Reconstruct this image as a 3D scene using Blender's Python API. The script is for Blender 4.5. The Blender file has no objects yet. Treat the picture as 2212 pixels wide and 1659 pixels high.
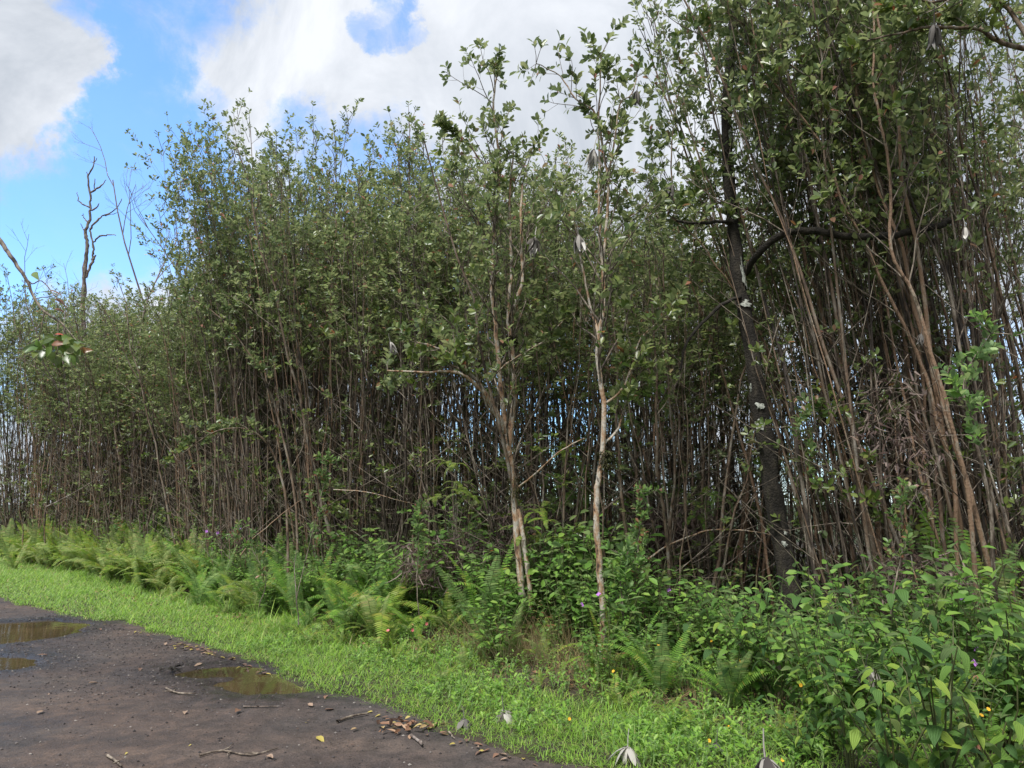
import bpy, math, random
import numpy as np
from mathutils import Vector
R = math.radians
SC = bpy.context.scene
COL = SC.collection

# ------------------------------------------------------------------ camera, sky, sun, exposure
F, PITCH, CZ = 1533.0, R(9.6), 1.6          # focal length in photo units (2212 wide), upward tilt, eye height
cam = bpy.data.objects.new('camera', bpy.data.cameras.new('camera'))
COL.objects.link(cam)
cam.location = (0, 0, CZ)
cam.rotation_euler = (R(90) + PITCH, 0, 0)
cam.data.sensor_width = 36
cam.data.lens = 36 * F / 2212
cam.data.clip_end = 3000
cam.data.clip_start = 0.05
SC.camera = cam

SUN_EL, SUN_AZ = 60.0, 212.0                # azimuth measured clockwise from +Y: behind the camera, to the left
SUN_STRENGTH, SUN_ANGLE = 3.5, 11.0
SC.view_settings.view_transform = 'Standard'
SC.view_settings.look = 'None'
SC.view_settings.gamma = 1
SC.view_settings.use_curve_mapping = False
SC.view_settings.exposure = 0.42
SKY_STRENGTH = 0.15

def ray(px, py):
    a = (px - 1106) / F; u = (829.5 - py) / F
    v = Vector((a, math.cos(PITCH) - u * math.sin(PITCH), math.sin(PITCH) + u * math.cos(PITCH)))
    return v

def make_world():
    w = bpy.data.worlds.new('World'); SC.world = w; w.use_nodes = True
    nt = w.node_tree; nt.nodes.clear(); N = nt.nodes.new; L = nt.links.new
    out = N('ShaderNodeOutputWorld')
    sky = N('ShaderNodeTexSky'); sky.sky_type = 'NISHITA'; sky.sun_disc = False
    sky.sun_elevation = R(SUN_EL); sky.sun_rotation = R(SUN_AZ); sky.altitude = 300; sky.air_density = 1.0
    sky.dust_density = 0.3; sky.ozone_density = 2.5
    hs = N('ShaderNodeMixRGB'); hs.blend_type = 'MULTIPLY'; hs.inputs[0].default_value = 1
    hs.inputs[2].default_value = (1.2, 1.6, 1.9, 1)
    L(sky.outputs[0], hs.inputs[1])
    bg1 = N('ShaderNodeBackground'); bg1.inputs[1].default_value = SKY_STRENGTH
    L(hs.outputs[0], bg1.inputs[0])
    tc = N('ShaderNodeTexCoord')
    def math_(op, a, b=None, clamp=False):
        m = N('ShaderNodeMath'); m.operation = op; m.use_clamp = clamp
        for i, x in enumerate((a, b)):
            if x is None: continue
            if isinstance(x, (int, float)): m.inputs[i].default_value = x
            else: L(x, m.inputs[i])
        return m.outputs[0]
    def noise(scale, detail, rough, dist=0.0, vec=None):
        n = N('ShaderNodeTexNoise'); n.inputs['Scale'].default_value = scale; n.inputs['Detail'].default_value = detail
        n.inputs['Roughness'].default_value = rough; n.inputs['Distortion'].default_value = dist
        L(vec or tc.outputs['Generated'], n.inputs['Vector']); return n
    # warp the direction a little so cloud edges fray
    wn = noise(5.5, 8, 0.65)
    sub = N('ShaderNodeVectorMath'); sub.operation = 'SUBTRACT'; L(wn.outputs['Color'], sub.inputs[0]); sub.inputs[1].default_value = (.5, .5, .5)
    sc = N('ShaderNodeVectorMath'); sc.operation = 'SCALE'; L(sub.outputs[0], sc.inputs[0]); sc.inputs['Scale'].default_value = 0.30
    add = N('ShaderNodeVectorMath'); add.operation = 'ADD'; L(tc.outputs['Generated'], add.inputs[0]); L(sc.outputs[0], add.inputs[1])
    nrm = N('ShaderNodeVectorMath'); nrm.operation = 'NORMALIZE'; L(add.outputs[0], nrm.inputs[0])
    # openings in the cloud deck: direction and angular radius
    holes = [(290, 30, 2.4, .95), (295, 160, 2.7, 1.05), (280, 300, 4.2, 1.1), (230, 440, 4.8, 1.15), (330, 400, 4.5, 1.05), (100, 500, 4, 1.0), (380, 260, 3.0, .85), (110, 420, 2.2, .8),
             (865, 25, 1.25, .8), (810, -15, 1.2, .7), (895, 75, .9, .6), (250, -160, 5, .9), (740, 400, 4, .75), (690, 300, 2.5, .7), (880, 640, 5, .7),
             (1180, 980, 6, .8), (1900, 950, 6, .6), (-900, 300, 14, .8)]
    tot = None
    for px, py, rad, wt in holes:
        v = ray(px, py).normalized()
        d = N('ShaderNodeVectorMath'); d.operation = 'DOT_PRODUCT'; L(nrm.outputs[0], d.inputs[0]); d.inputs[1].default_value = v
        mr = N('ShaderNodeMapRange'); mr.interpolation_type = 'SMOOTHSTEP'
        mr.inputs['From Min'].default_value = math.cos(R(rad * 2.1)); mr.inputs['From Max'].default_value = math.cos(R(rad * 0.35))
        mr.inputs['To Min'].default_value = 0; mr.inputs['To Max'].default_value = wt
        L(d.outputs['Value'], mr.inputs['Value'])
        tot = mr.outputs[0] if tot is None else math_('MAXIMUM', tot, mr.outputs[0])
    n1 = noise(2.6, 9, 0.6, 0.4)
    n2 = noise(11.0, 10, 0.68, 0.9)
    f = math_('SUBTRACT', 1.0, tot)
    f = math_('ADD', f, math_('MULTIPLY', math_('SUBTRACT', n1.outputs['Fac'], 0.5), 1.3))
    f = math_('ADD', f, math_('MULTIPLY', math_('SUBTRACT', n2.outputs['Fac'], 0.5), 1.1))
    for px, py, rad, wt in ((-20, 130, 3.0, .6), (-60, 230, 3.4, .6), (90, 0, 2.0, .3), (520, 60, 4.0, .3)):   # thicker bodies of cloud
        d = N('ShaderNodeVectorMath'); d.operation = 'DOT_PRODUCT'; L(nrm.outputs[0], d.inputs[0]); d.inputs[1].default_value = ray(px, py).normalized()
        mr = N('ShaderNodeMapRange'); mr.interpolation_type = 'SMOOTHSTEP'; mr.inputs['From Min'].default_value = math.cos(R(rad * 2.0)); mr.inputs['From Max'].default_value = math.cos(R(rad * .4))
        mr.inputs['To Min'].default_value = 0; mr.inputs['To Max'].default_value = wt; L(d.outputs['Value'], mr.inputs['Value']); f = math_('ADD', f, mr.outputs[0])
    cr = N('ShaderNodeMapRange'); cr.interpolation_type = 'SMOOTHSTEP'
    cr.inputs['From Min'].default_value = -0.02; cr.inputs['From Max'].default_value = 0.92
    cr.inputs['To Min'].default_value = 0.06; cr.inputs['To Max'].default_value = 1.0
    L(f, cr.inputs['Value'])
    # cloud brightness: thin edges bright, thick bodies a cool grey
    n3 = noise(2.4, 9, 0.62, 0.8)
    ramp = N('ShaderNodeValToRGB'); L(n3.outputs['Fac'], ramp.inputs[0])
    ramp.color_ramp.elements[0].position = 0.38; ramp.color_ramp.elements[0].color = (0.44, 0.485, 0.55, 1)
    ramp.color_ramp.elements[1].position = 0.62; ramp.color_ramp.elements[1].color = (0.80, 0.83, 0.885, 1)
    bg2 = N('ShaderNodeBackground'); bg2.inputs[1].default_value = 0.91
    L(ramp.outputs[0], bg2.inputs[0])
    mx = N('ShaderNodeMixShader'); L(cr.outputs[0], mx.inputs[0]); L(bg1.outputs[0], mx.inputs[1]); L(bg2.outputs[0], mx.inputs[2])
    L(mx.outputs[0], out.inputs[0])
    w.cycles.sampling_method = 'MANUAL'; w.cycles.sample_map_resolution = 512
make_world()
sun = bpy.data.objects.new('sun', bpy.data.lights.new('sun', 'SUN')); COL.objects.link(sun)
sun.data.energy = SUN_STRENGTH; sun.data.angle = R(SUN_ANGLE); sun.data.color = (1.0, 0.975, 0.94)
sv = Vector((math.sin(R(SUN_AZ)) * math.cos(R(SUN_EL)), math.cos(R(SUN_AZ)) * math.cos(R(SUN_EL)), math.sin(R(SUN_EL))))
sun.rotation_euler = sv.to_track_quat('Z', 'Y').to_euler()
SC.cycles.max_bounces = 6; SC.cycles.diffuse_bounces = 3; SC.cycles.glossy_bounces = 2; SC.cycles.transmission_bounces = 3
SC.cycles.transparent_max_bounces = 4; SC.cycles.caustics_reflective = False; SC.cycles.caustics_refractive = False

# ------------------------------------------------------------------ helpers
rng = np.random.default_rng(7)
DV, NV = np.array([-.77, .64]), np.array([.64, .77])        # along the road, across it into the thicket
DV /= np.linalg.norm(DV); NV /= np.linalg.norm(NV)
def G(px, py, z=0.0):
    v = ray(px, py); k = (z - CZ) / v.z
    return np.array([v.x * k, v.y * k, z])
def A(px, py, Y):
    v = ray(px, py); k = Y / v.y
    return np.array([v.x * k, Y, CZ + v.z * k])
def TS(t, s): return t * DV + s * NV
EDGE = [(0, 1297), (100, 1320), (200, 1345), (260, 1347), (300, 1356), (380, 1385), (470, 1405), (560, 1440), (700, 1495), (820, 1535), (950, 1580), (1060, 1620), (1190, 1659)]
GEND = [(0, 1212), (150, 1240), (300, 1280), (400, 1300), (560, 1335), (700, 1375), (900, 1415), (1050, 1450), (1190, 1500), (1300, 1520), (1450, 1560), (1600, 1590), (1800, 1640)]
def tsline(pts):
    q = [G(*p)[:2] for p in pts]
    ts = sorted((float(p @ DV), float(p @ NV)) for p in q)
    return np.array([a for a, b in ts]), np.array([b for a, b in ts])
ET, ES = tsline(EDGE); GT, GS = tsline(GEND)
def edge_s(t): return np.interp(t, ET, ES) + 0.05 * np.sin(t * 3.1) + 0.03 * np.sin(t * 7.7 + 1)
def gend_s(t): return np.interp(t, GT, GS)

class MB:
    def __init__(s): s.v = []; s.f = []; s.m = []; s.n = 0; s.uv = []
    def add(s, v, f, mat=0, uv=None):
        v = np.asarray(v, float).reshape(-1, 3); f = np.asarray(f, int)
        if len(v) == 0 or len(f) == 0: return
        s.v.append(v); s.f.append(f + s.n); s.m.append(np.full(len(f), mat) if np.isscalar(mat) else np.asarray(mat))
        s.uv.append(np.zeros((len(v), 2)) if uv is None else np.asarray(uv, float)); s.n += len(v)
    def tube(s, P, r, sides=5, mat=0):
        P = np.asarray(P, float); n = len(P); r = np.broadcast_to(np.asarray(r, float), (n,))
        T = np.gradient(P, axis=0); T /= np.linalg.norm(T, axis=1)[:, None] + 1e-9
        ref = np.array([0, 1.0, 0]) if abs(T[:, 1]).mean() < 0.8 else np.array([1.0, 0, 0])
        U = np.cross(T, ref); U /= np.linalg.norm(U, axis=1)[:, None] + 1e-9
        W = np.cross(T, U)
        a = np.arange(sides) * 2 * math.pi / sides
        V = P[:, None] + r[:, None, None] * (np.cos(a)[None, :, None] * U[:, None] + np.sin(a)[None, :, None] * W[:, None])
        i = np.arange(n - 1)[:, None] * sides; j = np.arange(sides)[None]; j2 = (j + 1) % sides
        q = np.stack([i + j, i + j2, i + sides + j2, i + sides + j], -1).reshape(-1, 4)
        s.add(V.reshape(-1, 3), q, mat)
    def leaves(s, P, D, Nn, L, W, tmpl, mat=0):
        P = np.asarray(P, float)
        if len(P) == 0: return
        D = np.asarray(D, float); D = D / (np.linalg.norm(D, axis=1)[:, None] + 1e-9)
        S = np.cross(D, Nn); S /= np.linalg.norm(S, axis=1)[:, None] + 1e-9
        M = np.cross(S, D)
        tv, tf = tmpl; L = np.broadcast_to(L, (len(P),)); W = np.broadcast_to(W, (len(P),))
        V = P[:, None] + tv[None, :, 0, None] * (D * L[:, None])[:, None] + tv[None, :, 1, None] * (S * W[:, None])[:, None] + tv[None, :, 2, None] * (M * L[:, None])[:, None]
        k = len(tv); f = (tf[None] + (np.arange(len(P)) * k)[:, None, None]).reshape(-1, tf.shape[1])
        uv = np.tile(np.stack([tv[:, 1] + .5, tv[:, 0]], 1), (len(P), 1))
        s.add(V.reshape(-1, 3), f, mat if np.isscalar(mat) else np.repeat(mat, len(tf)), uv)
    def mesh(s, name, mats, smooth=True, origin=(0, 0, 0), uv=False):
        me = bpy.data.meshes.new(name)
        V = np.concatenate(s.v) - np.asarray(origin)
        loops = np.concatenate([f.reshape(-1) for f in s.f]); tot = np.concatenate([np.full(len(f), f.shape[1]) for f in s.f])
        st = np.concatenate([[0], np.cumsum(tot)[:-1]])
        me.vertices.add(len(V)); me.vertices.foreach_set('co', V.astype(np.float32).ravel())
        me.loops.add(len(loops)); me.loops.foreach_set('vertex_index', loops.astype(np.int32))
        me.polygons.add(len(tot)); me.polygons.foreach_set('loop_start', st.astype(np.int32)); me.polygons.foreach_set('loop_total', tot.astype(np.int32))
        for m in mats: me.materials.append(m)
        me.polygons.foreach_set('material_index', np.concatenate(s.m).astype(np.int32))
        me.polygons.foreach_set('use_smooth', np.full(len(tot), smooth))
        if uv:
            l = me.uv_layers.new(name='UVMap'); l.data.foreach_set('uv', np.concatenate(s.uv)[loops].astype(np.float32).ravel())
        me.update(calc_edges=True); return me
def link(name, me, parent=None, loc=None, kind=None, label=None, cat=None, group=None):
    o = bpy.data.objects.new(name, me); COL.objects.link(o)
    if parent is not None: o.parent = parent
    if loc is not None: o.location = loc
    tag(o, label, cat, group, kind); return o
def tag(o, label=None, cat=None, group=None, kind=None):
    for k, v in (('label', label), ('category', cat), ('group', group), ('kind', kind)):
        if v: o[k] = v
    return o
def empty(name, loc, label=None, cat=None, group=None, rot=None, scale=None):
    o = bpy.data.objects.new(name, None); COL.objects.link(o); o.location = loc; o.empty_display_size = 0.1
    if rot is not None: o.rotation_euler = rot
    if scale is not None: o.scale = scale
    return tag(o, label, cat, group)
def copy_tree(o, parent=None):
    c = o.copy(); COL.objects.link(c); c.parent = parent
    for ch in KIDS.get(o.name, []): copy_tree(ch, c)
    return c
KIDS = {}
def remember(o): KIDS[o.name] = list(o.children)

def tmpl(kind):
    if kind == 2:
        v = [(0, 0, 0), (.5, .5, .07), (1, 0, 0), (.5, -.5, .07)]; f = [(0, 1, 2), (0, 2, 3)]
    elif kind == 4:   # obovate, four triangles
        v = [(0, 0, 0), (.38, .42, .08), (.72, .42, .08), (1, 0, -.05), (.72, -.42, .08), (.38, -.42, .08)]
        f = [(0, 1, 2, 3), (0, 3, 4, 5)]
    elif kind == 6:
        v = [(0, 0, 0), (.3, .38, .07), (.68, .46, .06), (1, 0, -.06), (.68, -.46, .06), (.3, -.38, .07), (.5, 0, -.01)]
        f = [(0, 1, 6), (1, 2, 6), (2, 3, 6), (3, 4, 6), (4, 5, 6), (5, 0, 6)]
    return np.array(v, float), np.array(f)
T2, T4, T6 = tmpl(2), tmpl(4), tmpl(6)
def blade_t(bend):
    v = []; 
    for u, w in ((0, .5), (.4, .42), (.75, .28)):
        v += [(u, w, -bend * u * u), (u, -w, -bend * u * u)]
    v.append((1, 0, -bend))
    return np.array(v, float), np.array([(0, 2, 3), (0, 3, 1), (2, 4, 5), (2, 5, 3), (4, 6, 5)])

# ------------------------------------------------------------------ materials
def newmat(name):
    m = bpy.data.materials.new(name); m.use_nodes = True; nt = m.node_tree
    return m, nt, nt.nodes['Principled BSDF'], nt.nodes['Material Output']
def ramp_node(nt, stops):
    r = nt.nodes.new('ShaderNodeValToRGB'); cr = r.color_ramp
    while len(cr.elements) < len(stops): cr.elements.new(0.5)
    for e, (p, c) in zip(cr.elements, stops): e.position = p; e.color = (*c, 1)
    return r
def leaf_mat(name, stops, rough=0.4, transl=0.3, spec=0.5, veins=False, tl=1.6):
    m, nt, b, out = newmat(name); L = nt.links.new
    g = nt.nodes.new('ShaderNodeNewGeometry'); oi = nt.nodes.new('ShaderNodeObjectInfo')
    ad = nt.nodes.new('ShaderNodeMath'); ad.operation = 'ADD'; L(g.outputs['Random Per Island'], ad.inputs[0]); L(oi.outputs['Random'], ad.inputs[1])
    fr = nt.nodes.new('ShaderNodeMath'); fr.operation = 'FRACT'; L(ad.outputs[0], fr.inputs[0])
    r = ramp_node(nt, stops); L(fr.outputs[0], r.inputs[0])
    col = r.outputs[0]
    # leaf undersides are paler
    bf = nt.nodes.new('ShaderNodeMixRGB'); L(g.outputs['Backfacing'], bf.inputs[0]); L(col, bf.inputs[1])
    hv = nt.nodes.new('ShaderNodeHueSaturation'); hv.inputs['Saturation'].default_value = 0.72; hv.inputs['Value'].default_value = 1.45; L(col, hv.inputs['Color']); L(hv.outputs[0], bf.inputs[2])
    col = bf.outputs[0]
    if veins:
        uv = nt.nodes.new('ShaderNodeUVMap'); sp = nt.nodes.new('ShaderNodeSeparateXYZ'); L(uv.outputs[0], sp.inputs[0])
        # arched veins: x normalised by local width
        def mt(op, a, bb=None):
            k = nt.nodes.new('ShaderNodeMath'); k.operation = op
            for i, x in enumerate((a, bb)):
                if x is None: continue
                if isinstance(x, (int, float)): k.inputs[i].default_value = x
                else: L(x, k.inputs[i])
            return k.outputs[0]
        v1 = mt('ABSOLUTE', mt('SINE', mt('MULTIPLY', sp.outputs[0], math.pi * 5)))
        v1 = mt('POWER', v1, 0.35)
        v2 = mt('ABSOLUTE', mt('SINE', mt('MULTIPLY', sp.outputs[1], 55)))
        hgt = mt('ADD', v1, mt('MULTIPLY', v2, 0.35))
        mx = nt.nodes.new('ShaderNodeMixRGB'); mx.blend_type = 'MIX'; L(v1, mx.inputs[0])
        lt = nt.nodes.new('ShaderNodeHueSaturation'); lt.inputs['Value'].default_value = 0.6; L(col, lt.inputs['Color'])
        L(lt.outputs[0], mx.inputs[1]); L(col, mx.inputs[2]); col = mx.outputs[0]
        bp = nt.nodes.new('ShaderNodeBump'); bp.inputs['Strength'].default_value = 0.6; bp.inputs['Distance'].default_value = 0.004
        L(hgt, bp.inputs['Height']); L(bp.outputs[0], b.inputs['Normal'])
    L(col, b.inputs['Base Color']); b.inputs['Roughness'].default_value = rough; b.inputs['Specular IOR Level'].default_value = spec
    tr = nt.nodes.new('ShaderNodeBsdfTranslucent'); tm = nt.nodes.new('ShaderNodeHueSaturation'); tm.inputs['Value'].default_value = tl; tm.inputs['Hue'].default_value = 0.485; L(col, tm.inputs['Color']); L(tm.outputs[0], tr.inputs[0])
    mx = nt.nodes.new('ShaderNodeMixShader'); mx.inputs[0].default_value = transl; L(b.outputs[0], mx.inputs[1]); L(tr.outputs[0], mx.inputs[2]); L(mx.outputs[0], out.inputs[0])
    return m
def bark_mat(name, stops, scale=(9, 9, 2.2), rough=0.75, bump=0.5, fine=40, detail=6, dist=0.01):
    m, nt, b, out = newmat(name); L = nt.links.new
    tc = nt.nodes.new('ShaderNodeTexCoord'); oi = nt.nodes.new('ShaderNodeObjectInfo')
    mp = nt.nodes.new('ShaderNodeMapping'); mp.inputs['Scale'].default_value = scale; L(tc.outputs['Object'], mp.inputs['Vector'])
    ml = nt.nodes.new('ShaderNodeMath'); ml.operation = 'MULTIPLY'; ml.inputs[1].default_value = 37; L(oi.outputs['Random'], ml.inputs[0]); L(ml.outputs[0], mp.inputs['Location'])
    n = nt.nodes.new('ShaderNodeTexNoise'); n.inputs['Scale'].default_value = 1; n.inputs['Detail'].default_value = detail; n.inputs['Roughness'].default_value = 0.62; L(mp.outputs[0], n.inputs['Vector'])
    r = ramp_node(nt, stops); L(n.outputs['Fac'], r.inputs[0]); L(r.outputs[0], b.inputs['Base Color'])
    n2 = nt.nodes.new('ShaderNodeTexNoise'); n2.inputs['Scale'].default_value = fine; n2.inputs['Detail'].default_value = 4; L(tc.outputs['Object'], n2.inputs['Vector'])
    ad = nt.nodes.new('ShaderNodeMath'); ad.operation = 'ADD'; L(n.outputs['Fac'], ad.inputs[0]); L(n2.outputs['Fac'], ad.inputs[1])
    bp = nt.nodes.new('ShaderNodeBump'); bp.inputs['Strength'].default_value = bump; bp.inputs['Distance'].default_value = dist; L(ad.outputs[0], bp.inputs['Height']); L(bp.outputs[0], b.inputs['Normal'])
    b.inputs['Roughness'].default_value = rough
    return m
def plain(name, c, rough=0.7, spec=0.3):
    m, nt, b, out = newmat(name); b.inputs['Base Color'].default_value = (*c, 1); b.inputs['Roughness'].default_value = rough; b.inputs['Specular IOR Level'].default_value = spec
    return m
M = {}
M['guava'] = leaf_mat('guava_leaf', [(0, (.055, .098, .018)), (.35, (.092, .145, .028)), (.70, (.15, .205, .042)), (.90, (.22, .265, .07)), (.975, (.17, .20, .05)), (.988, (.26, .09, .035)), (1, (.26, .13, .04))], 0.34, .38, .6)
M['guava_far'] = leaf_mat('guava_leaf_far', [(0, (.075, .105, .03)), (.4, (.12, .16, .045)), (.8, (.19, .225, .07)), (.98, (.14, .17, .06)), (1, (.2, .14, .05))], 0.4, .42, .5)
M['young'] = leaf_mat('young_leaf', [(0, (.07, .15, .03)), (.5, (.12, .22, .04)), (.85, (.17, .27, .06)), (.93, (.24, .10, .06)), (1, (.26, .12, .06))], 0.42, .35)
M['shrub'] = leaf_mat('shrub_leaf', [(0, (.07, .15, .03)), (.4, (.11, .23, .04)), (.8, (.17, .31, .055)), (1, (.24, .36, .07))], 0.55, .3, .3)
M['quilt'] = leaf_mat('quilted_leaf', [(0, (.05, .12, .032)), (.4, (.09, .19, .04)), (.75, (.17, .30, .05)), (1, (.30, .41, .06))], 0.55, .3, .35, veins=True)
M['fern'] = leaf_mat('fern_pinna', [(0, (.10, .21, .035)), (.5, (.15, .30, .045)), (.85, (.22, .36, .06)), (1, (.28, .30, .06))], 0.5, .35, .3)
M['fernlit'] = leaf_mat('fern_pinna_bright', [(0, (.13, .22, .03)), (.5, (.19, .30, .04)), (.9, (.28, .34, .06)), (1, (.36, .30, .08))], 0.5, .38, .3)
M['grass'] = leaf_mat('grass_blade', [(0, (.11, .22, .03)), (.35, (.17, .33, .04)), (.7, (.25, .43, .055)), (.92, (.33, .47, .08)), (.97, (.40, .40, .14)), (1, (.42, .36, .18))], 0.5, .35, .35)
M['creeper'] = leaf_mat('creeper_leaf', [(0, (.10, .22, .035)), (.5, (.17, .33, .045)), (1, (.27, .42, .07))], 0.45, .33, .4)
M['dry'] = leaf_mat('dry_blade', [(0, (.16, .11, .055)), (.5, (.28, .21, .10)), (1, (.38, .31, .17))], 0.8, .2, .2)
M['deadfern'] = leaf_mat('dead_fern', [(0, (.07, .045, .04)), (.5, (.12, .08, .068)), (1, (.2, .14, .11))], 0.85, .12, .2)
M['litter'] = leaf_mat('fallen_leaf_brown', [(0, (.12, .06, .035)), (.5, (.26, .14, .08)), (.8, (.38, .25, .16)), (1, (.45, .36, .12))], 0.6, .05, .3)
M['grey'] = leaf_mat('dried_leaf_grey', [(0, (.07, .06, .055)), (.3, (.20, .18, .16)), (.6, (.40, .38, .34)), (1, (.55, .52, .47))], 0.85, .1, .2)
M['greydark'] = leaf_mat('dried_leaf_dark', [(0, (.07, .065, .06)), (.6, (.13, .12, .11)), (1, (.22, .2, .18))], 0.85, .1, .2)
DK, TAN, OR, PALE, GRY = (.022, .016, .012), (.21, .165, .12), (.27, .175, .11), (.42, .37, .29), (.30, .27, .23)
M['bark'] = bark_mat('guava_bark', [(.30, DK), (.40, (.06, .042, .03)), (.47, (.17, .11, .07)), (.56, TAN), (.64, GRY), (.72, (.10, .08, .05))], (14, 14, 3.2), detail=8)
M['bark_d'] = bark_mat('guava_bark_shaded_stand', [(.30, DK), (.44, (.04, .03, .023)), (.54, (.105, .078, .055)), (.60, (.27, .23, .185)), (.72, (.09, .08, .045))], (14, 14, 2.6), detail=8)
M['bark_o'] = bark_mat('orange_bark', [(.28, DK), (.36, (.10, .06, .035)), (.43, OR), (.53, (.26, .16, .10)), (.60, (.33, .27, .20)), (.66, (.10, .07, .045)), (.74, (.10, .09, .045))], (13, 13, 4.0), bump=.9, detail=8)
M['bark_p'] = bark_mat('pale_peeling_bark', [(.30, DK), (.37, (.10, .06, .04)), (.41, (.30, .17, .09)), (.48, (.36, .25, .16)), (.55, (.44, .40, .33)), (.60, (.36, .33, .28)), (.63, (.07, .045, .03)), (.70, (.34, .26, .18))], (17, 17, 6.0), bump=.9, detail=9)
M['bark_black'] = bark_mat('dark_mossy_bark', [(.3, (.010, .008, .006)), (.5, (.022, .018, .013)), (.62, (.045, .037, .026)), (.75, (.035, .04, .015))], (14, 14, 7), .95, .9, 55, 8, .02)
M['lichen'] = bark_mat('white_lichen', [(.36, (.10, .10, .085)), (.45, (.34, .36, .31)), (.6, (.52, .53, .47))], (45, 45, 45), .9, .5)
M['twig'] = bark_mat('twig_bark', [(.35, (.03, .022, .018)), (.48, (.13, .10, .075)), (.62, (.32, .27, .21))], (20, 20, 8), .8, .2)
M['dead'] = bark_mat('dead_wood', [(.35, (.05, .04, .033)), (.5, (.15, .115, .095)), (.62, (.3, .26, .23))], (14, 14, 6), .85, .7)
M['deadpink'] = bark_mat('dead_twig_pinkish', [(.35, (.16, .11, .11)), (.6, (.34, .26, .26))], (14, 14, 6), .85, .3)
M['moss'] = bark_mat('moss', [(.35, (.02, .018, .006)), (.6, (.06, .06, .015)), (.75, (.10, .09, .02))], (30, 30, 30), 1, 1, 90)
M['stem'] = bark_mat('green_stem', [(.35, (.05, .06, .02)), (.6, (.11, .12, .04))], (20, 20, 8), .7, .2)

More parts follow.
